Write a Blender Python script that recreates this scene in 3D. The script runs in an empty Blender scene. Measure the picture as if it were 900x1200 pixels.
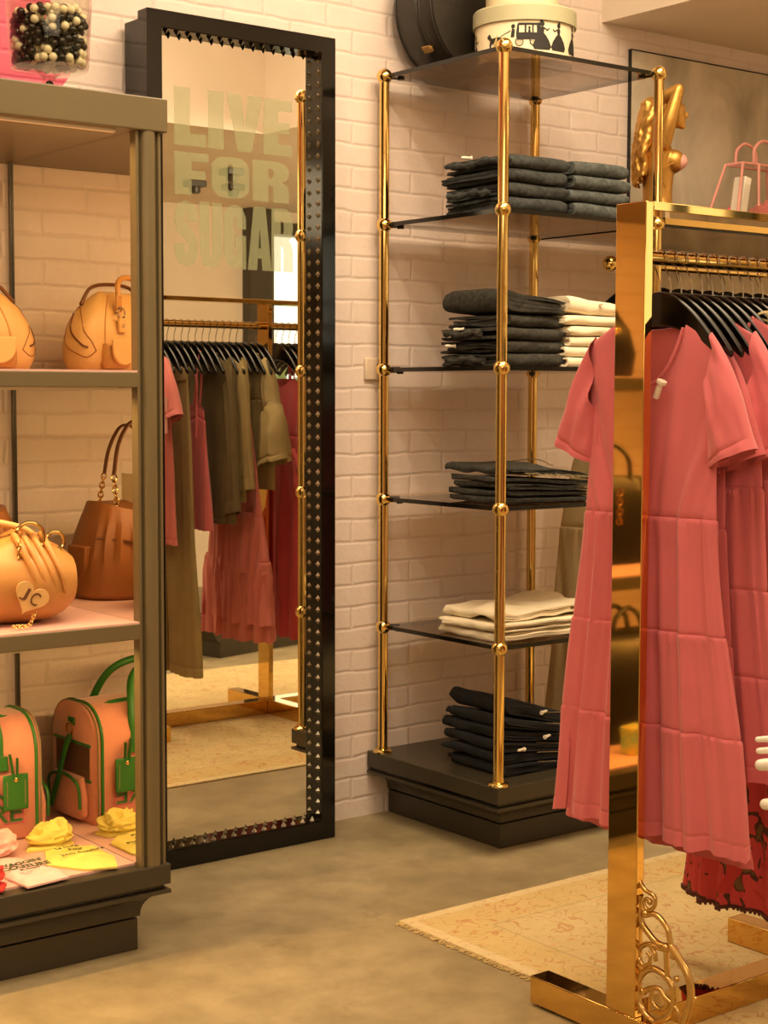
import bpy, bmesh, math, random
from math import sin, cos, pi, radians, exp, sqrt, atan2
from mathutils import Vector, Matrix, noise
S = bpy.context.scene
COL = S.collection
RND = random.Random(7)

# ------------------------------------------------------------------ helpers
def lin(c):
    def g(u):
        u /= 255.0
        return u / 12.92 if u <= .04045 else ((u + .055) / 1.055) ** 2.4
    return (g(c[0]), g(c[1]), g(c[2]), 1)

class MB:
    def __init__(s): s.v = []; s.f = []; s.mi = []; s.cur = 0
    def add(s, vs, fs, T=None):
        o = len(s.v)
        s.v += [tuple(T @ Vector(p)) for p in vs] if T is not None else [tuple(p) for p in vs]
        s.f += [tuple(i + o for i in q) for q in fs]; s.mi += [s.cur] * len(fs)
        return s
    def box(s, x0, x1, y0, y1, z0, z1, T=None):
        vs = [(x, y, z) for z in (z0, z1) for y in (y0, y1) for x in (x0, x1)]
        return s.add(vs, [(0, 2, 3, 1), (4, 5, 7, 6), (0, 1, 5, 4), (2, 6, 7, 3), (0, 4, 6, 2), (1, 3, 7, 5)], T)
    def grid(s, P, cu=False, cv=False, T=None, flip=False):
        n, m = len(P), len(P[0]); vs = [p for r in P for p in r]; fs = []
        for i in range(n if cu else n - 1):
            for j in range(m if cv else m - 1):
                a, b = i * m + j, i * m + (j + 1) % m
                c, d = ((i + 1) % n) * m + (j + 1) % m, ((i + 1) % n) * m + j
                fs.append((a, d, c, b) if flip else (a, b, c, d))
        return s.add(vs, fs, T)
    def rings(s, R, caps=True, T=None):
        n, m = len(R), len(R[0]); vs = [p for r in R for p in r]; fs = []
        for i in range(n - 1):
            for j in range(m):
                k = (j + 1) % m
                fs.append((i * m + j, i * m + k, (i + 1) * m + k, (i + 1) * m + j))
        if caps:
            fs.append(tuple(range(m - 1, -1, -1))); fs.append(tuple((n - 1) * m + j for j in range(m)))
        return s.add(vs, fs, T)
    def tube(s, pts, r, seg=8, closed=False, caps=True, T=None, flat=1.0, up=None):
        P = [Vector(p) for p in pts]; n = len(P)
        rr = r if isinstance(r, (list, tuple)) else [r] * n
        R = []; nrm = None
        for i in range(n):
            if closed: t = P[(i + 1) % n] - P[i - 1]
            else: t = P[min(i + 1, n - 1)] - P[max(i - 1, 0)]
            if t.length < 1e-9: t = Vector((0, 0, 1))
            t.normalize()
            if up is not None: nrm = Vector(up)
            elif nrm is None: nrm = Vector((0, 0, 1)) if abs(t.z) < .9 else Vector((1, 0, 0))
            nrm = nrm - t * nrm.dot(t)
            if nrm.length < 1e-6: nrm = t.orthogonal()
            nrm.normalize(); b = t.cross(nrm)
            R.append([tuple(P[i] + (nrm * cos(2 * pi * k / seg) * flat + b * sin(2 * pi * k / seg)) * rr[i]) for k in range(seg)])
        if closed: return s.grid(R, True, True, T)
        return s.rings(R, caps, T)
    def lathe(s, prof, seg=24, c=(0, 0, 0), T=None, caps=True):
        R = [[(c[0] + r * cos(2 * pi * k / seg), c[1] + r * sin(2 * pi * k / seg), c[2] + z) for k in range(seg)] for r, z in prof]
        return s.rings(R, caps, T)
    def sphere(s, c, r, seg=16, rg=10, T=None):
        if not isinstance(r, (tuple, list)): r = (r, r, r)
        prof = []
        R = [[(c[0] + r[0] * sin(pi * i / rg) * cos(2 * pi * k / seg), c[1] + r[1] * sin(pi * i / rg) * sin(2 * pi * k / seg),
               c[2] - r[2] * cos(pi * i / rg)) for k in range(seg)] for i in range(1, rg)]
        o = len(s.v); s.rings(R, False, T)
        n = len(R); b = (c[0], c[1], c[2] - r[2]); t = (c[0], c[1], c[2] + r[2])
        if T is not None: b = tuple(T @ Vector(b)); t = tuple(T @ Vector(t))
        s.v += [b, t]; ib = len(s.v) - 2
        for k in range(seg):
            s.f.append((ib, o + (k + 1) % seg, o + k)); s.mi.append(s.cur)
            s.f.append((ib + 1, o + (n - 1) * seg + k, o + (n - 1) * seg + (k + 1) % seg)); s.mi.append(s.cur)
        return s
    def prism(s, poly, a, b, axes='xyz', T=None):
        n = len(poly); ix = ['xyz'.index(ch) for ch in axes]
        def mk(p, h):
            q = [0, 0, 0]; q[ix[0]] = p[0]; q[ix[1]] = p[1]; q[ix[2]] = h; return tuple(q)
        vs = [mk(p, a) for p in poly] + [mk(p, b) for p in poly]
        fs = [tuple(range(n - 1, -1, -1)), tuple(range(n, 2 * n))] + [(i, (i + 1) % n, n + (i + 1) % n, n + i) for i in range(n)]
        return s.add(vs, fs, T)
    def mesh(s, name, smooth=True, ang=38):
        me = bpy.data.meshes.new(name); me.from_pydata(s.v, [], s.f)
        bm = bmesh.new(); bm.from_mesh(me); bmesh.ops.recalc_face_normals(bm, faces=bm.faces); bm.to_mesh(me); bm.free()
        if any(s.mi): me.polygons.foreach_set('material_index', s.mi)
        if smooth: me.shade_smooth(); me.set_sharp_from_angle(angle=radians(ang))
        me.update(); return me
    def build(s, name, mats, parent=None, world=False, smooth=True, bevel=0, bseg=2, sub=0, ang=38):
        if world and parent is not None:
            o = Vector(parent.location); q = parent.parent
            while q: o += q.location; q = q.parent
            s.v = [(p[0] - o.x, p[1] - o.y, p[2] - o.z) for p in s.v]
        me = s.mesh(name, smooth, ang)
        return link(name, me, mats, parent, bevel, bseg, sub)

def link(name, me, mats, parent=None, bevel=0, bseg=2, sub=0):
    o = bpy.data.objects.new(name, me); COL.objects.link(o)
    for m in (mats if isinstance(mats, (list, tuple)) else [mats]): me.materials.append(m)
    if parent is not None: o.parent = parent
    if bevel:
        b = o.modifiers.new('bevel', 'BEVEL'); b.width = bevel; b.segments = bseg; b.limit_method = 'ANGLE'; b.angle_limit = radians(40)
    if sub:
        b = o.modifiers.new('sub', 'SUBSURF'); b.levels = sub; b.render_levels = sub
    return o

def tag(o, label=None, cat=None, group=None, kind=None):
    if label: o['label'] = label
    if cat: o['category'] = cat
    if group: o['group'] = group
    if kind: o['kind'] = kind
    return o

def thing(name, loc, label, cat, group=None, rz=0):
    o = bpy.data.objects.new(name, None); COL.objects.link(o); o.empty_display_size = .05
    o.location = loc; o.rotation_euler = (0, 0, rz)
    return tag(o, label, cat, group)

def dup(root, loc, label=None, group=None, rz=None):
    r = root.copy(); COL.objects.link(r); r.location = loc
    if rz is not None: r.rotation_euler = (0, 0, rz)
    if label: r['label'] = label
    if group: r['group'] = group
    for ch in list(root.children):
        c = ch.copy(); COL.objects.link(c); c.parent = r
        for g in list(ch.children):
            d = g.copy(); COL.objects.link(d); d.parent = c
    return r

def remeshed(mb, voxel, smooth=4, fac=.5):
    me = mb.mesh('tmp'); o = bpy.data.objects.new('tmp', me); COL.objects.link(o)
    m = o.modifiers.new('r', 'REMESH'); m.mode = 'VOXEL'; m.voxel_size = voxel
    if smooth:
        s = o.modifiers.new('s', 'SMOOTH'); s.iterations = smooth; s.factor = fac
    dg = bpy.context.evaluated_depsgraph_get(); dg.update()
    out = bpy.data.meshes.new_from_object(o.evaluated_get(dg))
    bpy.data.objects.remove(o); out.shade_smooth(); return out

def text_mb(txt, w, h, offset=0.0, extrude=.0006, lines_gap=1.0, xh=None):
    """letters as a mesh: x across (0..w), y up (0..h), z thickness"""
    cu = bpy.data.curves.new('t', 'FONT'); cu.body = txt; cu.size = 1; cu.offset = offset; cu.extrude = .01; cu.space_line = lines_gap
    o = bpy.data.objects.new('t', cu); COL.objects.link(o)
    dg = bpy.context.evaluated_depsgraph_get(); dg.update()
    me = bpy.data.meshes.new_from_object(o.evaluated_get(dg))
    vs = [v.co.copy() for v in me.vertices]; fs = [tuple(p.vertices) for p in me.polygons]
    bpy.data.objects.remove(o)
    x0 = min(v.x for v in vs); x1 = max(v.x for v in vs); y0 = min(v.y for v in vs); y1 = max(v.y for v in vs)
    out = [((v.x - x0) / (x1 - x0) * w, (v.y - y0) / (y1 - y0) * h, extrude if v.z > 0 else 0) for v in vs]
    mb = MB(); mb.add(out, fs); return mb

# ------------------------------------------------------------------ materials
def nt(name):
    m = bpy.data.materials.new(name); m.use_nodes = True
    t = m.node_tree; b = t.nodes['Principled BSDF']
    return m, t.nodes, t.links, b

def mat(name, c, rough=.5, metal=0.0, var=.1, vs=14, bump=0.0, bs=120, sheen=0.0, coat=0.0, spec=None, c2=None, det=4, stretch=None):
    m, N, L, b = nt(name)
    tc = N.new('ShaderNodeTexCoord'); src = tc.outputs['Object']
    if stretch:
        mp = N.new('ShaderNodeMapping'); mp.inputs['Scale'].default_value = stretch; L.new(src, mp.inputs[0]); src = mp.outputs[0]
    n = N.new('ShaderNodeTexNoise'); n.inputs['Scale'].default_value = vs; n.inputs['Detail'].default_value = det; L.new(src, n.inputs[0])
    mx = N.new('ShaderNodeMix'); mx.data_type = 'RGBA'
    base = lin(c); alt = lin(c2) if c2 else tuple(min(1, u * (1 - 2 * var)) for u in base[:3]) + (1,)
    mx.inputs[6].default_value = base; mx.inputs[7].default_value = alt
    rp = N.new('ShaderNodeValToRGB'); rp.color_ramp.elements[0].position = .35; rp.color_ramp.elements[1].position = .7
    L.new(n.outputs[0], rp.inputs[0]); L.new(rp.outputs[0], mx.inputs[0]); L.new(mx.outputs[2], b.inputs['Base Color'])
    b.inputs['Roughness'].default_value = rough; b.inputs['Metallic'].default_value = metal
    if spec is not None: b.inputs['Specular IOR Level'].default_value = spec
    if sheen: b.inputs['Sheen Weight'].default_value = sheen; b.inputs['Sheen Roughness'].default_value = .5
    if coat: b.inputs['Coat Weight'].default_value = coat
    if bump:
        n2 = N.new('ShaderNodeTexNoise'); n2.inputs['Scale'].default_value = bs; n2.inputs['Detail'].default_value = 3; L.new(src, n2.inputs[0])
        bp = N.new('ShaderNodeBump'); bp.inputs['Strength'].default_value = bump; bp.inputs['Distance'].default_value = .004
        L.new(n2.outputs[0], bp.inputs['Height']); L.new(bp.outputs[0], b.inputs['Normal'])
    return m

def emis(name, c, st):
    m, N, L, b = nt(name)
    b.inputs['Base Color'].default_value = lin((230, 220, 200)); b.inputs['Emission Color'].default_value = lin(c); b.inputs['Emission Strength'].default_value = st
    return m

def glassy(name, tint, gloss=.1, rough=.02, fres=1.45):
    """thin tinted sheet: tinted see-through plus a mirror-like skin"""
    m, N, L, b = nt(name); N.remove(b)
    t = N.new('ShaderNodeBsdfTransparent'); t.inputs[0].default_value = tint + (1,)
    g = N.new('ShaderNodeBsdfGlossy'); g.inputs['Roughness'].default_value = rough; g.inputs[0].default_value = (1, 1, 1, 1)
    f = N.new('ShaderNodeLayerWeight'); pw = N.new('ShaderNodeMath'); pw.operation = 'POWER'; pw.inputs[1].default_value = 4.0; L.new(f.outputs['Facing'], pw.inputs[0])
    ad = N.new('ShaderNodeMath'); ad.operation = 'MULTIPLY_ADD'; ad.inputs[1].default_value = .75; ad.inputs[2].default_value = gloss; ad.use_clamp = True; L.new(pw.outputs[0], ad.inputs[0])
    mx = N.new('ShaderNodeMixShader'); L.new(ad.outputs[0], mx.inputs[0]); L.new(t.outputs[0], mx.inputs[1]); L.new(g.outputs[0], mx.inputs[2])
    L.new(mx.outputs[0], N['Material Output'].inputs[0]); return m

def brick_mat():
    m, N, L, b = nt('painted_brick')
    tc = N.new('ShaderNodeTexCoord'); sp = N.new('ShaderNodeSeparateXYZ'); L.new(tc.outputs['Object'], sp.inputs[0])
    cb = N.new('ShaderNodeCombineXYZ'); L.new(sp.outputs[0], cb.inputs[0]); L.new(sp.outputs[2], cb.inputs[1])
    nz = N.new('ShaderNodeTexNoise'); nz.inputs['Scale'].default_value = 9; nz.inputs['Detail'].default_value = 3; L.new(tc.outputs['Object'], nz.inputs[0])
    vm = N.new('ShaderNodeVectorMath'); vm.operation = 'MULTIPLY_ADD'; L.new(nz.outputs['Color'], vm.inputs[0]); vm.inputs[1].default_value = (.02, .016, 0); L.new(cb.outputs[0], vm.inputs[2])
    br = N.new('ShaderNodeTexBrick'); br.inputs['Scale'].default_value = 1; br.inputs['Brick Width'].default_value = .215; br.inputs['Row Height'].default_value = .0635
    br.inputs['Mortar Size'].default_value = .008; br.inputs['Mortar Smooth'].default_value = 1.0; br.offset = .42
    br.inputs['Color1'].default_value = (.35, .35, .35, 1); br.inputs['Color2'].default_value = (1, 1, 1, 1); br.inputs['Mortar'].default_value = (.2, .2, .2, 1)
    L.new(vm.outputs[0], br.inputs['Vector'])
    inv = N.new('ShaderNodeMath'); inv.operation = 'SUBTRACT'; inv.inputs[0].default_value = 1; L.new(br.outputs['Fac'], inv.inputs[1])
    n2 = N.new('ShaderNodeTexNoise'); n2.inputs['Scale'].default_value = 34; n2.inputs['Detail'].default_value = 5; L.new(tc.outputs['Object'], n2.inputs[0])
    n3 = N.new('ShaderNodeTexNoise'); n3.inputs['Scale'].default_value = 11; n3.inputs['Detail'].default_value = 4; n3.inputs['Roughness'].default_value = .7; L.new(tc.outputs['Object'], n3.inputs[0])
    h1 = N.new('ShaderNodeMath'); h1.operation = 'MULTIPLY_ADD'; L.new(n2.outputs[0], h1.inputs[0]); h1.inputs[1].default_value = .55; L.new(inv.outputs[0], h1.inputs[2])
    h2 = N.new('ShaderNodeMath'); h2.operation = 'MULTIPLY_ADD'; L.new(n3.outputs[0], h2.inputs[0]); h2.inputs[1].default_value = 1.4; L.new(h1.outputs[0], h2.inputs[2])
    sr = N.new('ShaderNodeMath'); sr.operation = 'MULTIPLY_ADD'; L.new(br.outputs['Color'], sr.inputs[0]); sr.inputs[1].default_value = .35; L.new(h2.outputs[0], sr.inputs[2])
    bp = N.new('ShaderNodeBump'); bp.inputs['Strength'].default_value = .36; bp.inputs['Distance'].default_value = .006
    L.new(sr.outputs[0], bp.inputs['Height']); L.new(bp.outputs[0], b.inputs['Normal'])
    mx = N.new('ShaderNodeMix'); mx.data_type = 'RGBA'; mx.inputs[6].default_value = lin((236, 222, 214)); mx.inputs[7].default_value = lin((222, 204, 196))
    L.new(n3.outputs[0], mx.inputs[0])
    # darker tone in the joints
    mj = N.new('ShaderNodeMix'); mj.data_type = 'RGBA'; mj.inputs[7].default_value = lin((216, 198, 186))
    pw = N.new('ShaderNodeMath'); pw.operation = 'POWER'; pw.inputs[1].default_value = 3; L.new(br.outputs['Fac'], pw.inputs[0])
    pj = N.new('ShaderNodeMath'); pj.operation = 'MULTIPLY'; L.new(pw.outputs[0], pj.inputs[0]); L.new(n3.outputs[0], pj.inputs[1])
    L.new(pj.outputs[0], mj.inputs[0]); L.new(mx.outputs[2], mj.inputs[6])
    # the pink painted patch behind the jar: an edge that slants out to a point and back
    def math(op, a, bb, c=None):
        q = N.new('ShaderNodeMath'); q.operation = op
        for i, u in enumerate((a, bb, c)):
            if u is None: continue
            if isinstance(u, (int, float)): q.inputs[i].default_value = u
            else: L.new(u, q.inputs[i])
        return q.outputs[0]
    x, z = sp.outputs[0], sp.outputs[2]
    e1 = math('MULTIPLY_ADD', z, -.312, 2.541)      # 1.847@2.226 .. 1.901@2.053
    e2 = math('MULTIPLY_ADD', z, .68, .505)         # 1.901@2.053 .. 1.882@2.025
    edge = math('MINIMUM', e1, e2); dx = math('SUBTRACT', edge, x)
    wob = math('MULTIPLY_ADD', n2.outputs[0], .01, -.005)
    ins = math('GREATER_THAN', math('ADD', dx, wob), 0); ins2 = math('MULTIPLY', ins, math('GREATER_THAN', z, 1.93))
    mp = N.new('ShaderNodeMix'); mp.data_type = 'RGBA'; mp.inputs[7].default_value = lin((224, 98, 128)); L.new(ins2, mp.inputs[0]); L.new(mj.outputs[2], mp.inputs[6])
    L.new(mp.outputs[2], b.inputs['Base Color']); b.inputs['Roughness'].default_value = .5
    return m

def concrete_mat():
    m, N, L, b = nt('polished_concrete')
    tc = N.new('ShaderNodeTexCoord')
    def nz(sc, d, rg=.5):
        n = N.new('ShaderNodeTexNoise'); n.inputs['Scale'].default_value = sc; n.inputs['Detail'].default_value = d; n.inputs['Roughness'].default_value = rg
        L.new(tc.outputs['Object'], n.inputs[0]); return n
    a, c, s = nz(1.7, 8, .6), nz(9, 8, .65), nz(3.2, 10, .7)
    r = N.new('ShaderNodeValToRGB'); e = r.color_ramp.elements
    e[0].position = .3; e[0].color = lin((136, 121, 90)); e[1].position = .72; e[1].color = lin((180, 162, 124)); L.new(a.outputs[0], r.inputs[0])
    r2 = N.new('ShaderNodeValToRGB'); e = r2.color_ramp.elements
    e[0].position = .34; e[0].color = (.7, .69, .66, 1); e[1].position = .6; e[1].color = (1, 1, 1, 1); L.new(c.outputs[0], r2.inputs[0])
    mx = N.new('ShaderNodeMix'); mx.data_type = 'RGBA'; mx.blend_type = 'MULTIPLY'; mx.inputs[0].default_value = .8
    L.new(r.outputs[0], mx.inputs[6]); L.new(r2.outputs[0], mx.inputs[7])
    r3 = N.new('ShaderNodeValToRGB'); e = r3.color_ramp.elements      # scuffs
    e[0].position = .62; e[0].color = (1, 1, 1, 1); e[1].position = .72; e[1].color = (.66, .64, .58, 1); L.new(s.outputs[0], r3.inputs[0])
    m2 = N.new('ShaderNodeMix'); m2.data_type = 'RGBA'; m2.blend_type = 'MULTIPLY'; m2.inputs[0].default_value = 1
    L.new(mx.outputs[2], m2.inputs[6]); L.new(r3.outputs[0], m2.inputs[7]); L.new(m2.outputs[2], b.inputs['Base Color'])
    rr = N.new('ShaderNodeMapRange'); rr.inputs[3].default_value = .38; rr.inputs[4].default_value = .6; L.new(c.outputs[0], rr.inputs[0]); L.new(rr.outputs[0], b.inputs['Roughness'])
    bp = N.new('ShaderNodeBump'); bp.inputs['Strength'].default_value = .12; bp.inputs['Distance'].default_value = .003; L.new(c.outputs[0], bp.inputs['Height']); L.new(bp.outputs[0], b.inputs['Normal'])
    return m

def rug_mat():
    m, N, L, b = nt('woven_rug')
    tc = N.new('ShaderNodeTexCoord'); sp = N.new('ShaderNodeSeparateXYZ'); L.new(tc.outputs['Object'], sp.inputs[0])
    def math(op, a, bb=None, c=None):
        q = N.new('ShaderNodeMath'); q.operation = op
        for i, u in enumerate((a, bb, c)):
            if u is None: continue
            if isinstance(u, (int, float)): q.inputs[i].default_value = u
            else: L.new(u, q.inputs[i])
        return q.outputs[0]
    def nz(sc, d, rg=.5, dist=0):
        n = N.new('ShaderNodeTexNoise'); n.inputs['Scale'].default_value = sc; n.inputs['Detail'].default_value = d; n.inputs['Roughness'].default_value = rg; n.inputs['Distortion'].default_value = dist
        L.new(tc.outputs['Object'], n.inputs[0]); return n.outputs[0]
    def line(n, lev, w):   # thin iso-line of a noise field
        return math('LESS_THAN', math('ABSOLUTE', math('SUBTRACT', n, lev)), w)
    patch = math('GREATER_THAN', nz(5, 3), .5)
    rust = math('MULTIPLY', line(nz(17, 1.6, .45, .9), .52, .017), patch)
    olive = math('MULTIPLY', line(nz(21, 1.8, .45, 1.2), .47, .017), math('SUBTRACT', 1, patch))
    spots = math('GREATER_THAN', nz(36, 2, .5, .5), .66)
    base = N.new('ShaderNodeMix'); base.data_type = 'RGBA'; base.inputs[6].default_value = lin((222, 200, 152)); base.inputs[7].default_value = lin((190, 166, 114)); L.new(nz(7, 6, .65), base.inputs[0])
    # borders measured from the rug's long back edge (y = 0 at back) and its left edge (x = 0)
    d = math('MINIMUM', sp.outputs[0], math('MULTIPLY', sp.outputs[1], -1))
    band = math('MULTIPLY', math('GREATER_THAN', d, .035), math('LESS_THAN', d, .15))
    rim = math('LESS_THAN', d, .03)
    def over(prev, fac, col):
        x = N.new('ShaderNodeMix'); x.data_type = 'RGBA'; L.new(fac, x.inputs[0]); L.new(prev, x.inputs[6]); x.inputs[7].default_value = lin(col); return x.outputs[2]
    c = over(base.outputs[2], math('MULTIPLY', band, .35), (206, 172, 104))
    c = over(c, math('MULTIPLY', rust, .45), (176, 98, 62)); c = over(c, math('MULTIPLY', olive, .38), (146, 122, 74)); c = over(c, math('MULTIPLY', spots, .4), (196, 128, 72))
    c = over(c, math('MULTIPLY', line(d, .158, .004), .5), (176, 150, 104)); c = over(c, math('MULTIPLY', rim, .35), (226, 208, 168))
    L.new(c, b.inputs['Base Color']); b.inputs['Roughness'].default_value = .95; b.inputs['Specular IOR Level'].default_value = .1
    bp = N.new('ShaderNodeBump'); bp.inputs['Strength'].default_value = .4; bp.inputs['Distance'].default_value = .003; L.new(nz(260, 2), bp.inputs['Height']); L.new(bp.outputs[0], b.inputs['Normal'])
    return m

def floral_mat():
    m, N, L, b = nt('red_floral_print')
    tc = N.new('ShaderNodeTexCoord')
    v = N.new('ShaderNodeTexNoise'); v.inputs['Scale'].default_value = 17; v.inputs['Detail'].default_value = .8; v.inputs['Distortion'].default_value = 1.6; L.new(tc.outputs['Object'], v.inputs[0])
    w = N.new('ShaderNodeTexNoise'); w.inputs['Scale'].default_value = 12; w.inputs['Detail'].default_value = 1; w.inputs['Distortion'].default_value = .8; L.new(tc.outputs['Object'], w.inputs[0])
    r = N.new('ShaderNodeValToRGB'); r.color_ramp.interpolation = 'CONSTANT'; e = r.color_ramp.elements
    e[0].position = 0; e[0].color = lin((206, 74, 82)); e[1].position = .57; e[1].color = lin((84, 50, 38))
    x = e.new(.64); x.color = lin((120, 92, 58)); L.new(v.outputs[0], r.inputs[0])
    mx = N.new('ShaderNodeMix'); mx.data_type = 'RGBA'; r2 = N.new('ShaderNodeValToRGB'); r2.color_ramp.interpolation = 'CONSTANT'
    r2.color_ramp.elements[0].color = (0, 0, 0, 1); r2.color_ramp.elements[1].position = .62; r2.color_ramp.elements[1].color = (1, 1, 1, 1)
    L.new(w.outputs[0], r2.inputs[0]); L.new(r2.outputs[0], mx.inputs[0]); L.new(r.outputs[0], mx.inputs[6]); mx.inputs[7].default_value = lin((196, 60, 66))
    L.new(mx.outputs[2], b.inputs['Base Color']); b.inputs['Roughness'].default_value = .85; return m

def canvas_mat():
    m, N, L, b = nt('cloudy_canvas')
    tc = N.new('ShaderNodeTexCoord'); mp = N.new('ShaderNodeMapping'); mp.inputs['Scale'].default_value = (1.6, 1, 1.1); mp.inputs['Rotation'].default_value = (0, .5, 0); L.new(tc.outputs['Object'], mp.inputs[0])
    n = N.new('ShaderNodeTexNoise'); n.inputs['Scale'].default_value = 2.6; n.inputs['Detail'].default_value = 7; n.inputs['Roughness'].default_value = .55; n.inputs['Distortion'].default_value = .5; L.new(mp.outputs[0], n.inputs[0])
    sp = N.new('ShaderNodeSeparateXYZ'); L.new(tc.outputs['Object'], sp.inputs[0])
    r = N.new('ShaderNodeValToRGB'); e = r.color_ramp.elements; e[0].position = .3; e[0].color = lin((158, 148, 130)); e[1].position = .68; e[1].color = lin((228, 218, 198)); L.new(n.outputs[0], r.inputs[0])
    mr = N.new('ShaderNodeMapRange'); mr.inputs[1].default_value = -.68; mr.inputs[2].default_value = -.85; mr.inputs[3].default_value = 0; mr.inputs[4].default_value = .65; L.new(sp.outputs[2], mr.inputs[0])
    mx = N.new('ShaderNodeMix'); mx.data_type = 'RGBA'; L.new(mr.outputs[0], mx.inputs[0]); L.new(r.outputs[0], mx.inputs[6]); mx.inputs[7].default_value = lin((120, 112, 104))
    L.new(mx.outputs[2], b.inputs['Base Color']); b.inputs['Roughness'].default_value = .45; return m

M_brick = brick_mat(); M_conc = concrete_mat(); M_rug = rug_mat(); M_floral = floral_mat(); M_canvas = canvas_mat()
M_plaster = mat('warm_plaster', (226, 210, 186), .8, var=.04, vs=3)
M_ceil = mat('ceiling_paint', (236, 222, 204), .85, var=.03, vs=3)
M_olive = mat('olive_cabinet_paint', (112, 99, 70), .38, var=.05, vs=5)
M_dolive = mat('dark_olive_paint', (64, 57, 43), .36, var=.06, vs=5)
M_brass = mat('polished_brass', (240, 208, 132), .09, 1.0, var=.05, vs=9)
M_rackb = mat('mirror_bright_brass', (224, 184, 108), .035, 1.0, var=.06, vs=5, bump=.012, bs=5)
M_brassd = mat('aged_brass', (222, 186, 116), .28, 1.0, var=.12, vs=30)
M_gold = mat('gold_paint', (216, 168, 88), .42, .85, var=.1, vs=14)
M_black = mat('black_lacquer', (12, 10, 7), .1, var=.05, coat=.12, spec=.4)
M_blackm = mat('black_hanger', (7, 6, 4), .22, var=.05)
M_leatherb = mat('black_leatherette', (34, 29, 22), .45, var=.1, vs=40, bump=.15, bs=160)
M_edge = mat('dark_glass_edge', (20, 17, 12), .15)
M_shelf = glassy('smoked_glass', (.50, .41, .31), .06)
M_clear = glassy('clear_glass', (.93, .93, .89), .012)
M_pvc = glassy('clear_vinyl', (.92, .90, .88), .03, .08)
def mirror_mat(name, c):
    m, N, L, b = nt(name); b.inputs['Base Color'].default_value = c; b.inputs['Metallic'].default_value = 1; b.inputs['Roughness'].default_value = .012; return m
M_mirror = mirror_mat('silvered_mirror', (.86, .84, .76, 1)); M_mirror2 = mirror_mat('shelf_mirror', (.82, .8, .74, 1))
def frost_mat():
    m, N, L, b = nt('frosted_lettering'); N.remove(b)
    t = N.new('ShaderNodeBsdfTransparent'); d = N.new('ShaderNodeBsdfDiffuse'); d.inputs[0].default_value = lin((182, 188, 150))
    x = N.new('ShaderNodeMixShader'); x.inputs[0].default_value = .19; L.new(t.outputs[0], x.inputs[1]); L.new(d.outputs[0], x.inputs[2]); L.new(x.outputs[0], N['Material Output'].inputs[0]); return m
M_frost = frost_mat()
M_pink = mat('coral_pink_jersey', (218, 112, 120), .85, var=.04, vs=8, bump=.06, bs=500, sheen=.25)
M_rose = mat('rose_pink_cotton', (214, 122, 116), .9, var=.05, vs=8, bump=.08, bs=300, sheen=.15)
M_redp = mat('deep_coral_chiffon', (200, 74, 80), .85, var=.05, vs=8, sheen=.2)
M_palep = mat('pale_pink_satin', (226, 170, 160), .5, var=.05)
M_khaki = mat('khaki_cotton', (166, 148, 102), .9, var=.08, vs=10, bump=.1, bs=350)
M_dkhaki = mat('dark_olive_cotton', (110, 97, 66), .9, var=.1, vs=10, bump=.1, bs=350)
M_linen = mat('oatmeal_linen', (222, 202, 156), .92, var=.08, vs=220, bump=.1, bs=400)
M_cream = mat('cream_cotton', (240, 226, 196), .9, var=.03, vs=10, bump=.06, bs=300)
M_denim = mat('blue_black_denim', (62, 66, 65), .9, var=.22, vs=70, bump=.2, bs=420, c2=(28, 30, 31), stretch=(1, 1, 1))
M_denims = mat('slate_denim', (88, 94, 92), .9, var=.2, vs=70, bump=.2, bs=420, c2=(54, 58, 58))
M_denimg = mat('grey_black_denim', (62, 60, 53), .9, vs=70, bump=.2, bs=420, c2=(26, 25, 22))
M_denimn = mat('dark_navy_denim', (27, 30, 34), .9, vs=24, bump=.2, bs=420, c2=(14, 16, 19))
M_stitch = mat('ecru_stitching', (150, 130, 92), .9)
M_tagw = mat('ivory_security_tag', (240, 228, 206), .4, var=.02)
M_tan = mat('butter_tan_leather', (226, 178, 112), .42, var=.08, vs=7, bump=.06, bs=140)
M_tan2 = mat('honey_tan_leather', (204, 146, 78), .42, var=.1, vs=6, bump=.06, bs=140)
M_cognac = mat('cognac_leather', (158, 96, 44), .45, var=.12, vs=6, bump=.08, bs=140)
M_brown = mat('brown_strap_leather', (112, 66, 34), .45, var=.1, vs=9)
M_dbag = mat('black_bag_leather', (26, 22, 17), .35, var=.1, vs=9, bump=.1, bs=60)
M_silver = mat('nickel_hardware', (206, 196, 176), .2, 1.0, var=.03)
M_velour = mat('peach_pink_velour', (226, 150, 122), .95, var=.07, vs=18, bump=.1, bs=300, sheen=.4)
M_green = mat('bright_green_trim', (50, 118, 38), .45, var=.08, vs=12)
M_mesh = mat('smoke_brown_mesh', (112, 76, 50), .8, var=.1, vs=300)
M_fuchsia = mat('fuchsia_print', (224, 92, 120), .8)
M_greenp = mat('green_print', (60, 112, 44), .85)
M_darkp = mat('dark_green_print', (66, 84, 40), .85)
M_yellow = mat('yellow_jersey', (238, 220, 112), .9, var=.04, vs=20, bump=.1, bs=200)
M_blush = mat('blush_jersey', (240, 196, 188), .9, var=.04, vs=20, bump=.1, bs=200)
M_red = mat('red_jersey', (202, 52, 44), .9, var=.06, vs=20, bump=.1, bs=200)
M_liner = mat('pink_shelf_liner', (226, 180, 168), .6, var=.03)
M_boxc = mat('hatbox_paper', (232, 218, 184), .7, var=.04, vs=6)
M_boxl = mat('hatbox_lid_paper', (176, 172, 140), .6, var=.04, vs=6)
M_sil = mat('silhouette_ink', (34, 30, 26), .7)
M_white = mat('white_plastic', (236, 228, 214), .35, var=.02)
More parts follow.
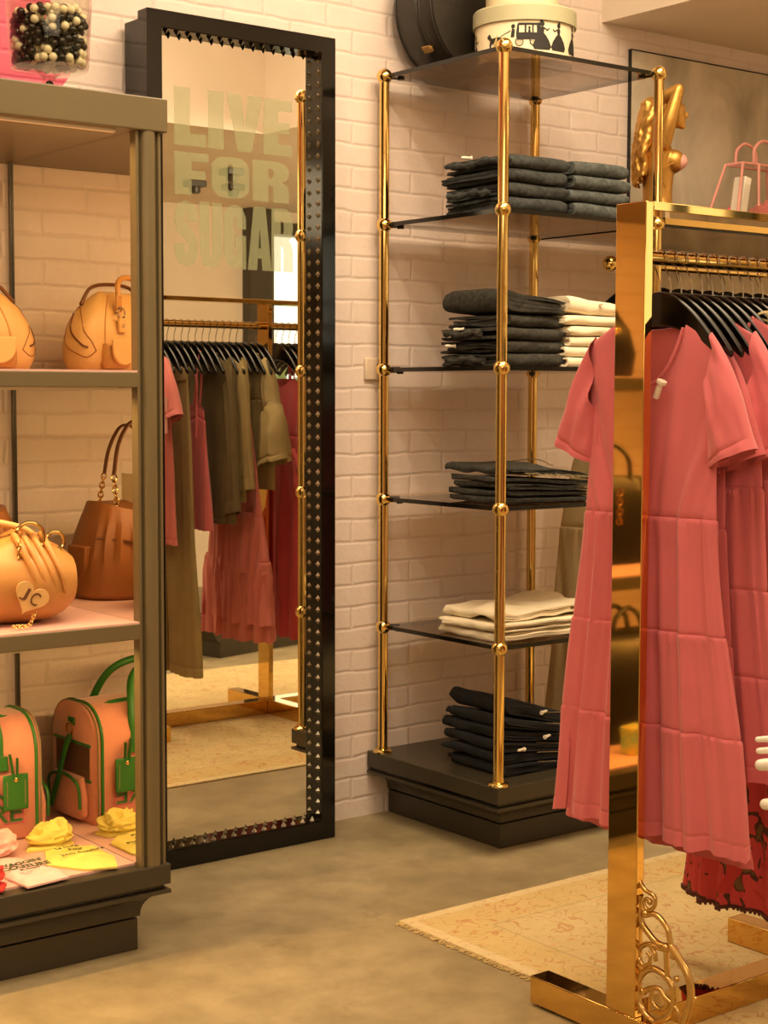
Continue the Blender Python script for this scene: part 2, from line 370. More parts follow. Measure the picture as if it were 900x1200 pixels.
M_wball = mat('white_candy', (240, 228, 196), .18, var=.02); M_bball = mat('black_candy', (30, 24, 16), .15)
M_manneq = mat('white_mannequin_gloss', (244, 236, 222), .3, var=.02)
M_aqua = mat('aqua_carton', (138, 178, 134), .6, c2=(226, 190, 70), vs=30)
M_stick = mat('straw_sticks', (196, 146, 70), .8)
M_led = emis('warm_led', (255, 180, 100), .06)
M_wire = mat('steel_hanger_wire', (190, 184, 172), .22, 1.0, var=.03)

# ------------------------------------------------------------------ the setting
WY = 3.77
def struct(name, mb, m, **k): return tag(mb.build(name, m, **k), kind='structure')
struct('floor', MB().box(-2.2, 7.2, -1.8, 3.95, -.12, 0), M_conc, smooth=False)
struct('wall_back', MB().box(-2.2, 7.2, WY, 3.95, 0, 3.3), M_brick, smooth=False)
struct('wall_left', MB().box(-2.2, -2.0, -1.6, WY, 0, 3.3), M_plaster, smooth=False)
struct('wall_right', MB().box(7.0, 7.2, -1.6, WY, 0, 3.3), M_plaster, smooth=False)
wf = MB(); wf.box(-2.2, 5.92, -1.8, -1.6, 0, 3.3); wf.box(6.95, 7.2, -1.8, -1.6, 0, 3.3); wf.box(5.92, 6.95, -1.8, -1.6, 2.34, 3.3); wf.box(5.92, 6.95, -1.8, -1.6, 0, .12)
struct('wall_front', wf, M_plaster, smooth=False)
struct('ceiling', MB().box(-2.2, 7.2, -1.8, 3.95, 3.3, 3.42), M_ceil, smooth=False)
struct('trim_1', MB().prism([(3.78, WY), (3.78, 2.9), (4.17, 2.9), (4.17, 1.02), (-2.0, 1.02), (-2.0, -1.6), (7.0, -1.6), (7.0, WY)], 2.44, 3.3), M_ceil, smooth=False)
struct('trim_2', MB().box(5.72, 5.9, -1.6, -1.5, 0, 2.44), M_dolive, smooth=False)
wn = tag(MB().box(5.9, 5.95, -1.72, -1.58, .1, 2.36).box(6.92, 6.97, -1.72, -1.58, .1, 2.36).box(5.9, 6.97, -1.72, -1.58, 2.29, 2.37).box(5.9, 6.97, -1.72, -1.58, .08, .14).box(6.41, 6.44, -1.7, -1.6, .14, 2.3).build('window_1', M_dolive, smooth=False), kind='structure')
MB().box(5.94, 6.93, -1.665, -1.655, .13, 2.3).build('pane', M_clear, wn, smooth=False)
hd = MB()
for i in range(420):
    a = RND.random() * 5.0; hd.sphere((4.6 + a, -4.2 - RND.random() * .8, .15 + RND.random() * 1.3), (.09 + RND.random() * .09, .09, .08 + RND.random() * .07), 6, 5)
tag(hd.build('hedge', mat('sunlit_hedge', (140, 150, 96), .9, var=.2, vs=8)), 'pale green hedge outside the shop window', 'hedge', kind='stuff')
struct('ground_outside', MB().box(3.5, 9.5, -5.4, -1.8, -.12, -.02), mat('pale_paving', (216, 208, 192), .9), smooth=False)

# slatted boards seen on the far wall as panel joints
pj = MB()
for x in (4.55, 5.12): pj.box(x, x + .006, -1.6, -1.594, .1, 2.44)
struct('trim_3', pj, mat('joint_shadow', (170, 152, 124), .9), smooth=False)

# wall plate
t = thing('socket_plate', (2.855, WY, 1.32), 'small cream socket plate on the brick wall beside the brass shelf tower', 'socket')
MB().box(-.03, .034, -.012, .0, -.032, .032).build('plate', mat('cream_socket', (226, 206, 186), .5), t, bevel=.004)
for z in (-.012, .012): MB().sphere((.012, -.013, z), (.003, .002, .003), 8, 6).build('screw', M_edge, t)

# stepped, coved plinth: rings of rectangles, the back stays flush
def stepped(mb, x0, x1, y0, y1, prof):
    R = [[(x0 + i, y0 + i, z), (x1 - i, y0 + i, z), (x1 - i, y1, z), (x0 + i, y1, z)] for i, z in prof]
    mb.rings(R)
    return mb
def plinth(root, x0, x1, y0, y1, top, ov, mb_mat, board_mat):
    stepped(MB(), x0 + ov, x1 - ov, y0 + ov, y1, [(0, .0), (0, top - .128)]).build('kick_board', mb_mat, root, world=True, smooth=False, bevel=.002)
    cv = [(ov - .004, top - .122)]
    for k in range(9):
        a = k / 8 * pi / 2; cv.append((ov - .004 - (ov - .004) * (1 - cos(a)), top - .118 + .052 * sin(a)))
    cv += [(0, top - .058), (.012, top - .056)]
    stepped(MB(), x0, x1, y0, y1, cv).build('coved_moulding', mb_mat, root, world=True, ang=25)
    stepped(MB(), x0 + .012, x1 - .012, y0 + .012, y1, [(0, top - .058), (0, top - .045)]).build('shadow_gap', M_edge, root, world=True, smooth=False)
    stepped(MB(), x0, x1, y0, y1, [(0, top - .046), (0, top)]).build('base_board', board_mat, root, world=True, smooth=False, bevel=.003)

# ------------------------------------------------------------------ display cabinet on the left
CX0, CX1, CY0, CY1 = .1, 1.787, 3.098, 3.765
cab = thing('display_cabinet', (1.0, 3.45, 0), 'olive grey display cabinet with lit shelves of handbags against the brick wall', 'cabinet')
plinth(cab, CX0, CX1, CY0, CY1, .2, .055, M_dolive, M_dolive)
def post(x0, x1, y0, y1, z0, z1, name='front_post'):
    # fluted pilaster profile in plan
    w = x1 - x0; pl = [(x0, y1), (x0, y0 + .004), (x0 + .006, y0 + .004), (x0 + .008, y0 + .012), (x0 + .012, y0 + .012), (x0 + .014, y0 + .004)]
    for k in range(9):
        a = pi * k / 8; pl.append((x0 + .014 + (w - .028) * (1 - cos(a)) / 2, y0 + .005 - .010 * sin(a)))
    pl += [(x1 - .014, y0 + .004), (x1 - .012, y0 + .012), (x1 - .008, y0 + .012), (x1 - .006, y0 + .004), (x1, y0 + .004), (x1, y1)]
    MB().prism(pl, z0, z1).build(name, M_olive, cab, world=True, ang=30)
post(1.718, 1.779, 3.104, 3.134, .2, 1.811); post(.11, .172, 3.104, 3.134, .2, 1.811)
MB().box(1.7365, 1.755, 3.725, 3.75, .2, 1.811).build('rear_post', M_dolive, cab, world=True, smooth=False)
MB().box(.12, .14, 3.725, 3.75, .2, 1.811).build('rear_post', M_dolive, cab, world=True, smooth=False)
MB().box(CX0 - .004, 1.792, 3.098, 3.765, 1.811, 1.883).build('top_board', M_olive, cab, world=True, smooth=False, bevel=.003)
XM = 1.718
mp = MB().box(XM, XM + .006, 3.1345, 3.745, .2055, 1.8105).build('mirror_panel', M_mirror2, cab, world=True, smooth=False); mp['label'] = 'mirror panel lining the end of the cabinet'
MB().box(XM + .0062, XM + .018, 3.1345, 3.745, .2, 1.811).build('end_panel', M_olive, cab, world=True, smooth=False)
MB().box(XM - .005, XM - .0005, 3.731, 3.741, .205, 1.81).build('corner_strip', M_dolive, cab, world=True, smooth=False)
for zt, zb in ((1.298, 1.261), (.749, .711)):
    s = MB().box(.115, XM - .001, 3.104, 3.745, zb, zt - .004).build('shelf', M_olive, cab, world=True, smooth=False, bevel=.002)
    MB().box(.115, XM - .001, 3.106, 3.745, zt - .004, zt).build('shelf_liner', M_liner, s, smooth=False)
    s.children[0].data.transform(Matrix.Translation((-1.0, -3.45, 0)))
MB().box(.12, XM - .001, 3.136, 3.75, .2, .205).build('base_liner', M_liner, cab, world=True, smooth=False)
def area(name, loc, rot, e, sx, sy, c):
    l = bpy.data.lights.new(name, 'AREA'); l.shape = 'RECTANGLE'; l.size = sx; l.size_y = sy; l.energy = e; l.color = c
    o = bpy.data.objects.new(name, l); COL.objects.link(o); o.location = loc; o.rotation_euler = rot; return o
LEDC = (1.0, .60, .22)
for z in (1.811, 1.261, .711):
    MB().box(.2, 1.68, 3.125, 3.14, z - .006, z).build('light_bar', M_led, cab, world=True, smooth=False)
    area('cabinet_light', (.95, 3.15, z - .012), (radians(20), 0, 0), 8.0, 1.45, .02, LEDC)

# ------------------------------------------------------------------ leaning floor mirror
MX0, MX1, MZ1, MYF, MYG = 2.043, 2.626, 2.213, 3.632, 3.672
fm = thing('floor_mirror', (2.335, 3.69, 0), 'tall full-length mirror in a studded black lacquer frame against the brick wall', 'mirror')
ix0, ix1, iz0, iz1 = MX0 + .043, MX1 - .046, .055, MZ1 - .045
fr = MB()
def ringbox(mb, y0, y1):
    o = [(MX0, 0), (MX1, 0), (MX1, MZ1), (MX0, MZ1)]; i = [(ix0, iz0), (ix1, iz0), (ix1, iz1), (ix0, iz1)]
    vs = [(x, y0, z) for x, z in o] + [(x, y0, z) for x, z in i] + [(x, y1, z) for x, z in o] + [(x, y1, z) for x, z in i]; fs = []
    for k in range(4):
        n = (k + 1) % 4
        fs += [(k, n, 4 + n, 4 + k), (8 + k, 12 + k, 12 + n, 8 + n), (k, 8 + k, 8 + n, n), (4 + k, 4 + n, 12 + n, 12 + k)]
    mb.add(vs, fs)
ringbox(fr, MYF, MYG + .01); fr.build('frame', M_black, fm, world=True, smooth=False, bevel=.0025)
MB().box(MX0 + .002, MX1 - .002, MYG + .01, 3.752, .002, MZ1 - .02).build('back_box', M_black, fm, world=True, smooth=False)
MB().box(ix0 - .005, ix1 + .005, MYG, MYG + .006, iz0 - .005, iz1 + .005).build('mirror_glass', M_mirror, fm, world=True, smooth=False)
ym = MYF + .019
sd = MB()
n = 66
studs = [(ix1, iz0 + .018 + (iz1 - iz0 - .036) * k / (n - 1), 'x-') for k in range(n)] + [(ix0, iz0 + .018 + (iz1 - iz0 - .036) * k / (n - 1), 'x+') for k in range(n)]
studs += [(ix0 + .02 + (ix1 - ix0 - .04) * k / 14, iz1, 'z-') for k in range(15)] + [(ix0 + .02 + (ix1 - ix0 - .04) * k / 14, iz0, 'z+') for k in range(15)]
# the inner return carries its studs as one row per side: pyramid heads
rows = {}
for x, z, d in studs: rows.setdefault(d, []).append((x, z))
for d, pl in rows.items():
    mbs = MB()
    for x, z in pl:
        b = .009; h = .009
        if d[0] == 'x':
            s_ = -1 if d[1] == '-' else 1
            vs = [(x, ym - b, z), (x, ym, z - b), (x, ym + b, z), (x, ym, z + b), (x + s_ * h, ym, z)]
        else:
            s_ = -1 if d[1] == '-' else 1
            vs = [(x - b, ym, z), (x, ym - b, z), (x + b, ym, z), (x, ym + b, z), (x, ym, z + s_ * h * 1.3)]
        mbs.add(vs, [(0, 1, 4), (1, 2, 4), (2, 3, 4), (3, 0, 4), (3, 2, 1, 0)])
    o = mbs.build('stud_row', M_silver if d != 'z-' else M_black, fm, world=True, smooth=False)
# frosted lettering on the glass, each line stretched to the same width
STROKES = {  # heavy condensed capitals on a 10 x 16 cell: filled polygons
 'L': [[(0, 0), (9, 0), (9, 3.4), (4.4, 3.4), (4.4, 16), (0, 16)]],
 'I': [[(0, 0), (4.4, 0), (4.4, 16), (0, 16)]],
 'V': [[(3.2, 0), (7.2, 0), (10.6, 16), (6.2, 16), (5.2, 6.2), (4.2, 16), (-.2, 16)]],
 'E': [[(0, 0), (8.6, 0), (8.6, 3.2), (4.4, 3.2), (4.4, 6.4), (7.8, 6.4), (7.8, 9.4), (4.4, 9.4), (4.4, 12.8), (8.6, 12.8), (8.6, 16), (0, 16)]],
 'F': [[(0, 0), (4.4, 0), (4.4, 6.2), (8, 6.2), (8, 9.3), (4.4, 9.3), (4.4, 12.8), (8.8, 12.8), (8.8, 16), (0, 16)]],
 'O': [[(5, 0), (1.7, .6), (0, 3.2), (0, 12.8), (1.7, 15.4), (5, 16), (5, 13.3), (4.3, 12.4), (4.3, 3.6), (5, 2.7)], [(5, 0), (8.3, .6), (10, 3.2), (10, 12.8), (8.3, 15.4), (5, 16), (5, 13.3), (5.7, 12.4), (5.7, 3.6), (5, 2.7)]],
 'R': [[(0, 0), (4.3, 0), (4.3, 16), (0, 16)], [(4.3, 13.2), (5.2, 13), (5.8, 12.2), (5.8, 10.2), (5.2, 9.3), (4.3, 9.2), (4.3, 6.6), (5.4, 6.2), (5.7, 5), (5.7, 0), (10, 0), (10, 5.2), (9.2, 7.2), (8, 7.9), (9.4, 9), (10, 10.6), (10, 12.6), (9, 15), (6.6, 16), (4.3, 16)]],
 'S': [[(5, 16), (1.6, 15.3), (.1, 12.9), (.1, 10.6), (1.2, 8.4), (5, 6.3), (5.7, 5.4), (5.7, 3.5), (5, 2.8), (4.4, 3.5), (4.4, 5.6), (0, 5.6), (0, 3.2), (1.6, .7), (5, 0), (8.4, .7), (10, 3.2), (10, 5.6), (8.8, 8), (5, 10.3), (4.4, 11.1), (4.4, 12.6), (5, 13.2), (5.6, 12.6), (5.6, 10.9), (9.9, 10.9), (9.9, 12.9), (8.4, 15.3)]],
 'U': [[(0, 16), (4.3, 16), (4.3, 3.6), (5, 2.7), (5, 0), (1.7, .6), (0, 3.2)], [(10, 16), (5.7, 16), (5.7, 3.6), (5, 2.7), (5, 0), (8.3, .6), (10, 3.2)]],
 'G': [[(5, 0), (1.7, .6), (0, 3.2), (0, 12.8), (1.7, 15.4), (5, 16), (8.3, 15.4), (10, 12.8), (10, 10), (5.7, 10), (5.7, 12.4), (5, 13.3), (4.3, 12.4), (4.3, 3.6), (5, 2.7), (5.7, 3.6), (5.7, 5.6), (5.1, 5.6), (5.1, 8.4), (10, 8.4), (10, 0), (7.6, 0), (7.2, 1.2)]],
 'A': [[(0, 0), (4.2, 0), (4.6, 3), (5.5, 3), (5.5, 5.6), (4.9, 5.6), (5.5, 11), (5.5, 16), (2.8, 16)], [(11, 0), (6.8, 0), (6.4, 3), (5.5, 3), (5.5, 5.6), (6.1, 5.6), (5.5, 11), (5.5, 16), (8.2, 16)]],
}
ADV = {'L': 9.6, 'I': 5.4, 'V': 10.8, 'E': 8.6, 'F': 9.6, 'O': 11, 'R': 10.8, 'S': 10.8, 'U': 10.8, 'G': 10.8, 'A': 11}
def block_line(txt, x0, x1, z0, z1):
    tot = sum(ADV[c] for c in txt); sx = (x1 - x0) / tot; sz = (z1 - z0) / 16; mb = MB(); cx = 0
    for c in txt:
        for pl in STROKES[c]:
            q = [(x0 + (cx + a) * sx, z0 + b * sz) for a, b in pl]
            mb.prism(q, MYG - .0009, MYG - .0002, 'xzy')
        cx += ADV[c]
    o = mb.build('lettering', M_frost, fm, world=True, smooth=False); o['label'] = 'frosted capitals on the mirror glass'
block_line('LIVE', 2.142, 2.508, 1.888, 2.036); block_line('FOR', 2.142, 2.507, 1.762, 1.871); block_line('SUGAR', 2.141, 2.516, 1.578, 1.747)

# ------------------------------------------------------------------ brass shelf tower
TX0, TX1, TY0, TY1 = 2.862, 3.448, 3.209, 3.721
TZ = [2.1525, 1.7324, 1.3175, .9426, .5676]
tw = thing('shelf_tower', (3.155, 3.47, 0), 'brass shelf tower with smoked glass shelves of folded jeans on a dark plinth', 'shelf')
plinth(tw, 2.837, 3.473, 3.182, 3.765, .196, .081, M_dolive, M_dolive)
for x, y in ((TX0, TY0), (TX1, TY0), (TX0, TY1), (TX1, TY1)):
    p = MB().lathe([(.0145, .2), (.0145, TZ[0])], 20, (x, y, 0)).build('post', M_brass, tw, world=True)
    MB().lathe([(.029, .196), (.029, .200), (.025, .204), (.017, .207), (.017, .212)], 20, (x, y, 0)).build('flange', M_brass, tw, world=True)
    for z in TZ:
        MB().sphere((x, y, z), .0225, 20, 14).build('ball_joint', M_brass, tw, world=True)
        sx = 1 if x == TX0 else -1; sy = 1 if y == TY0 else -1
        MB().tube([(x + sx * .012, y + sy * .012, z), (x + sx * .034, y + sy * .034, z)], .009, 8).tube([(x + sx * .034, y + sy * .034, z - .012), (x + sx * .034, y + sy * .034, z - .006)], .010, 10).build('shelf_clip', M_edge, tw, world=True)
for z in TZ:
    a, b, c, d = TX0 + .004, TX1 - .004, TY0 + .004, TY1 - .004; k = .022
    pl = [(a + k, c), (b - k, c), (b, c + k), (b, d - k), (b - k, d), (a + k, d), (a, d - k), (a, c + k)]
    mb = MB(); mb.prism(pl, z - .006, z + .006); mb.mi = [0, 0] + [1] * 8
    o = mb.build('glass_shelf', [M_shelf, M_edge], tw, world=True, smooth=False)

# ------------------------------------------------------------------ folded clothes
def folded(W, D, h, seed, layers=2, spread=.02, rough=1.0, nx=16, shift=0):
    """cloth folded over itself: nested U-shaped ribbons extruded along x; the fold faces -y, the loops show on -x"""
    r = random.Random(seed); mb = MB(); th = h / (2 * layers) * .96
    for l in range(layers):
        z0 = h * l / (2 * layers); rad = h / 2 - z0                      # centre height h/2, outer radius shrinks inward
        yb = D / 2 - r.random() * spread * (1 + l); yf = -D / 2 + rad + l * th * .2
        outer = [(yb, h / 2 - rad)]; N = 7
        for k in range(N): outer.append((yf + (yb - yf) * (1 - (k + 1) / N), h / 2 - rad))
        for k in range(1, 9): a = pi * k / 9; outer.append((yf - rad * sin(a), h / 2 - rad * cos(a)))
        for k in range(N + 1): outer.append((yf + (yb - yf) * k / N, h / 2 + rad))
        ri = max(rad - th, .0006); inner = [(yb - .004, h / 2 - ri)]
        for k in range(N): inner.append((yf + (yb - yf) * (1 - (k + 1) / N), h / 2 - ri))
        for k in range(1, 9): a = pi * k / 9; inner.append((yf - ri * sin(a), h / 2 - ri * cos(a)))
        for k in range(N + 1): inner.append((yf + (yb - yf) * k / N - (.004 if k == N else 0), h / 2 + ri))
        prof = outer + inner[::-1]
        x0 = -W / 2 + r.random() * spread * 1.3; x1 = W / 2 - r.random() * spread * .4
        R = []; cy = sum(p[0] for p in prof) / len(prof)
        for i in range(nx + 1):
            f = i / nx; x = x0 + (x1 - x0) * f; e = 1 - exp(-min(f, 1 - f) * 26); ring = []
            for (y, z) in prof:
                q = noise.noise(Vector((x * 9, y * 9, seed * 3.1 + l * 5))); q2 = noise.noise(Vector((x * 22, y * 20, seed * 1.7 + z * 60)))
                edge = max(0, 1 - f * 5)
                zz = h / 2 + (z - h / 2) * (.82 + .18 * e) + rough * (q * .004 + q2 * .002 * (.4 + edge))
                xx = x + q * .006 * rough + edge * .006 * q2
                yy = y + rough * .003 * q2
                ring.append((xx, yy, min(max(zz, .0004), h)))
            R.append(ring)
        mb.rings(R)
    return mb
ORD = ['topmost', 'second from the top', 'third from the top', 'fourth from the top', 'fifth from the top', 'lowest']
def pins(parent, x, y, z, rot=0):
    T = Matrix.Translation((x, y, z)) @ Matrix.Rotation(rot, 4, 'Z')
    o = MB().tube([(0, 0, 0), (.02, 0, .001), (.026, 0, .001)], [.0042, .0042, .003], 10, T=T).tube([(-.004, 0, 0), (0, 0, 0)], [.0062, .0062], 10, T=T).build('security_tag', M_tagw, parent); return o
def stack(name, noun, cx, cy, z, W, D, hs, m, where, cat, group, seed, top_h=None, layers=2, rough=1, rz=0, patch=False, spread=.02, k=0):
    zz = z; n = len(hs); out = []
    for i, h in enumerate(hs):
        o_ = ORD[n - 1 - i] if n - 1 - i < 5 and not (i == 0) else 'lowest'
        t = thing(name, (cx + RND.uniform(-.006, .006), cy + RND.uniform(-.004, .004), zz), '%s, %s in %s' % (noun, o_, where), cat, group, rz + RND.uniform(-.03, .03))
        dx = -RND.uniform(0, .012)
        fb = folded(W, D, h * .985, seed + i, layers, spread, rough); zb_ = zz - z
        if k: fb.v = [(a, b, (zb_ + c) * (1 - k * (b if rz else a)) - zb_) for a, b, c in fb.v]
        fb.build('folded_body', m, t)
        if patch:
            MB().tube([(-W / 2 + .03, -D / 2 + .03 + k * .03, h * .99 + .0016) for k in range(7)], .0013, 5).build('seam', M_stitch, t)
        zz += h + .001; out.append(t)
    return out, zz
def collar(t, W, D, h, seed, m):   # rolled waistband lying along the loop end
    pts = []
    for k in range(17):
        f = k / 16; pts.append((-W / 2 - .004 + .005 * sin(f * 7 + seed), -D / 2 + .03 + (D - .05) * f, h * .5 + .003 * sin(f * 9 + seed * 2)))
    MB().tube(pts, [.009 + .003 * sin(k * 1.3 + seed) for k in range(17)], 8).build('waistband', m, t)
JG = 'folded jeans on the brass shelf tower'
g2 = TZ[1] + .0065
st, z = stack('folded_jeans', 'blue-black folded jeans', 3.012, 3.372, g2, .235, .27, [.038, .036, .036, .038], M_denim, 'the stack at the corner post, second shelf', 'jeans', JG, 10, rough=1.3)
collar(st[-1], .235, .26, .036, 3, M_denim); pins(st[-1], -.085, .05, .042, 2.6); collar(st[1], .235, .22, .026, 5, M_denim)
st, z = stack('folded_jeans', 'slate blue folded jeans', 3.262, 3.382, g2, .232, .275, [.040, .034, .038, .040], M_denims, 'its second-shelf stack', 'jeans', JG, 30, rough=.9)
t = st[-1]; collar(t, .235, .2, .03, 8, M_denims)
g3 = TZ[2] + .0065
st, z = stack('folded_jeans', 'charcoal folded jeans', 3.034, 3.408, g3, .25, .275, [.036, .034, .034, .034], M_denimg, 'the third-shelf stack', 'jeans', JG, 50, rough=1.4, spread=.03)
pins(st[2], -.118, .02, .03, 2.2); pins(st[1], -.122, .05, .02, 2.4)
for q, s_ in ((st[0], 2), (st[2], 6)): collar(q, .25, .2, .036, s_, M_denimg)
# the fifth, thick pair drapes over the stack
t = thing('folded_jeans', (3.042, 3.40, z), 'thick charcoal jeans draped over the top of the tall stack on the third glass shelf', 'jeans', JG, rz=-pi / 2)
mb = folded(.27, .235, .048, 77, 2, .015, 1.2)
mb.v = [(x, y, zc * (1.05 - 2.6 * y) + .002 + .07 * max(0, -y - .02)) for x, y, zc in mb.v]
mb.build('folded_body', M_denimg, t); MB().tube([(.06 + .01 * sin(k), -.06 + k * .022, .048 * (1.05 - 2.6 * (-.06 + k * .022)) + .004 + .07 * max(0, .04 - k * .022)) for k in range(8)], .0013, 5).build('seam', M_stitch, t)
st, z = stack('folded_trousers', 'cream folded trousers', 3.255, 3.39, g3, .235, .28, [.028] * 5, M_cream, 'the third-shelf stack', 'trousers', 'cream trousers on the third glass shelf', 90, rough=1.2)
t = thing('folded_trousers', (3.25, 3.395, z), 'thick cream trousers sagging over the top of the cream stack, third glass shelf', 'trousers', 'cream trousers on the third glass shelf')
mb = folded(.23, .28, .04, 97, 2, .02, 1.3); mb.v = [(x, y, zc * (1.05 - 1.3 * x) + .12 * max(0, -x - .01)) for x, y, zc in mb.v]
mb.build('folded_body', M_cream, t); MB().lathe([(.006, 0), (.006, .002), (.002, .003)], 12, (.02, -.145, .03), T=Matrix.Rotation(.0, 4, 'X')).build('button', M_stitch, t)
g4 = TZ[3] + .0065
st, z = stack('folded_shorts', 'frayed charcoal denim shorts', 3.085, 3.375, g4, .27, .33, [.017, .016, .016, .015], M_denimg, 'the flat fourth-shelf stack', 'shorts', 'frayed shorts on the fourth glass shelf', 110, rough=1.5, spread=.03, rz=-pi / 2, k=.9)
t = thing('folded_shorts', (3.10, 3.38, z + .003), 'frayed charcoal denim shorts spread over the flat stack, fourth glass shelf', 'shorts', 'frayed shorts on the fourth glass shelf', rz=-pi / 2)
mb = folded(.28, .35, .018, 119, 2, .02, 1.6); zq = z - g4
mb.v = [(x, y, (zq + c) * (1 - .9 * y) - zq + .022 * exp(-((y + .02) / .09) ** 2 - ((x + .03) / .12) ** 2) + .012 * noise.noise(Vector((x * 12, y * 12, 5)))) for x, y, c in mb.v]
mb.build('folded_body', M_denimg, t)
fy = MB()
for k in range(120):
    y = -.12 + .29 * k / 119; zt_ = .006 + (zq + .006) * (-.9 * y)
    fy.tube([(.132, y, zt_), (.141 + RND.random() * .006, y + RND.uniform(-.006, .006), zt_ + RND.uniform(-.007, .004))], .0009, 3)
tag(fy.build('frayed_edge', M_stitch, t), kind='stuff')
MB().tube([(-.10 + k * .03, .02 + .03 * sin(k * .5), .030 + .014 * exp(-((k - 3) / 2.5) ** 2)) for k in range(8)], .0018, 5).build('seam', M_stitch, t)
g5 = TZ[4] + .0065
st, z = stack('folded_trousers', 'crumpled cream trousers', 3.075, 3.385, g5, .29, .36, [.026, .024], M_cream, 'the loose lowest-shelf pile', 'trousers', 'cream trousers on the lowest glass shelf', 130, rough=1.8, spread=.05, rz=-pi / 2)
t = thing('folded_trousers', (3.09, 3.40, z), 'crumpled cream trousers heaped over the loose pile on the lowest glass shelf', 'trousers', 'cream trousers on the lowest glass shelf', rz=-pi / 2)
mb = folded(.29, .37, .024, 139, 2, .05, 2.0, 30); mb.v = [(x, y, zc * (1 + .5 * noise.noise(Vector((x * 14, y * 14, 3)))) + .035 * max(0, noise.noise(Vector((x * 9 + 4, y * 7, 9)))) + .03 * max(0, y) * (1 + 3 * noise.noise(Vector((x * 16, y * 16, 1))))) for x, y, zc in mb.v]
mb.build('folded_body', M_cream, t)
st, z = stack('folded_jeans', 'dark navy folded jeans', 3.08, 3.395, .1965, .27, .30, [.027, .026, .026, .027, .027], M_denimn, 'the plinth stack', 'jeans', JG, 150, rough=1.5, layers=2, spread=.03, rz=-pi / 2, k=1.7)
zq = z - .1965
t = thing('folded_jeans', (3.085, 3.40, z), 'thick navy jeans draped over the navy stack on the tower plinth', 'jeans', JG, rz=-pi / 2)
mb = folded(.26, .28, .042, 159, 2, .02, 1.6); mb.v = [(x, y, (zq + zc) * (1 - 1.7 * y) - zq) for x, y, zc in mb.v]
mb.build('folded_body', M_denimn, t); pins(t, .133, -.01, .026, pi / 2 + .3); pins(st[3], .138, .0, .014, pi / 2 + .3); pins(st[2], .138, -.075, .016, -pi / 2 + .2)
for q in st + [t]:
    MB().tube([(.128, -.02 + .02 * w, .027 - .02 * w * .05 - 1.0 * (.02 * w) * (.10 if q in st[2:] else .06)) for w in range(6)], .0011, 5).build('seam', M_stitch, q)

# ------------------------------------------------------------------ boxes on top of the tower
zt = TZ[0] + .0062
t = thing('round_case', (3.09, 3.655, zt), 'round black hat case standing on its edge on top of the brass shelf tower', 'hat case')
Tq = Matrix.Translation((0, 0, .1955)) @ Matrix.Rotation(radians(4), 4, 'Z') @ Matrix.Rotation(radians(90), 4, 'X')
cs = MB().lathe([(.175, -.082), (.187, -.08), (.19, -.074), (.19, .012), (.187, .014), (.187, .02), (.19, .022), (.19, .072), (.186, .079), (.175, .081)], 56, T=Tq)
cs.build('case_body', M_leatherb, t)
for zz_ in (-.074, .008, .026, .073):
    MB().tube([(.19 * cos(2 * pi * k / 56), .19 * sin(2 * pi * k / 56), zz_) for k in range(56)], .0022, 6, closed=True, T=Tq).build('piping', M_dbag, t)
MB().box(-.011, .011, -.022, .012, -.003, .004).tube([(-.008, .014, .003), (.008, .014, .003)], .006, 8).build('clasp', M_brassd, t, bevel=.0015).matrix_basis = Tq @ Matrix.Rotation(radians(222), 4, 'Z') @ Matrix.Translation((.191, 0, .017)) @ Matrix.Rotation(pi / 2, 4, 'Y') @ Matrix.Rotation(pi / 2, 4, 'Z')
HBX, HBY, HBR = 3.125, 3.42, .138
t = thing('hatbox', (HBX, HBY, zt), 'cream round hatbox with black silhouette figures on top of the brass shelf tower', 'box')
MB().lathe([(HBR - .004, 0), (HBR, .003), (HBR, .14)], 56).build('box_body', M_boxc, t)
MB().lathe([(HBR + .001, .106), (HBR + .007, .106), (HBR + .007, .146), (HBR + .003, .151), (.02, .152)], 56).build('lid', M_boxl, t)
def sil(polys, a0, z0, sc, mirror=1):
    mb = MB()
    for pl in polys:
        bm = bmesh.new(); bm.faces.new([bm.verts.new((a, b, 0)) for a, b in pl]); bmesh.ops.triangulate(bm, faces=bm.faces)
        bmesh.ops.subdivide_edges(bm, edges=bm.edges, cuts=3, use_grid_fill=True); bmesh.ops.triangulate(bm, faces=bm.faces)
        bm.verts.index_update(); lay = HBR + .0011
        mb.add([(lay * cos(a0 + mirror * v.co.x * sc / HBR), lay * sin(a0 + mirror * v.co.x * sc / HBR), z0 + v.co.y * sc) for v in bm.verts], [tuple(v.index for v in f.verts) for f in bm.faces])
        bm.free()
    return mb
def disc(cx, cy, r, n=14): return [(cx + r * cos(2 * pi * k / n), cy + r * sin(2 * pi * k / n)) for k in range(n)]
def wheel(cx, cy, r):
    o = []
    for k in range(12):
        a = 2 * pi * k / 12; b = 2 * pi * (k + 1) / 12
        o.append([(cx + r * cos(a), cy + r * sin(a)), (cx + r * cos(b), cy + r * sin(b)), (cx + .82 * r * cos(b), cy + .82 * r * sin(b)), (cx + .82 * r * cos(a), cy + .82 * r * sin(a))])
        o.append([(cx + .05, cy), (cx + .85 * r * cos(a + .06), cy + .85 * r * sin(a + .06)), (cx + .85 * r * cos(a - .06), cy + .85 * r * sin(a - .06))])
    return o
lady = [[(-2.6, 0), (-3.2, 1.2), (-2.4, 3), (-1.2, 4.6), (-.5, 5.2), (-.7, 6.6), (-.3, 7.2), (.3, 7.2), (.7, 6.6), (.5, 5.2), (1.3, 4.4), (2.4, 2.8), (3.1, 1.0), (2.5, 0)], disc(0, 8.0, .75), disc(-.25, 8.75, .5), [(.5, 6.7), (1.7, 5.8), (2.5, 6.6), (2.2, 6.9), (1.7, 6.3), (.6, 7)]]
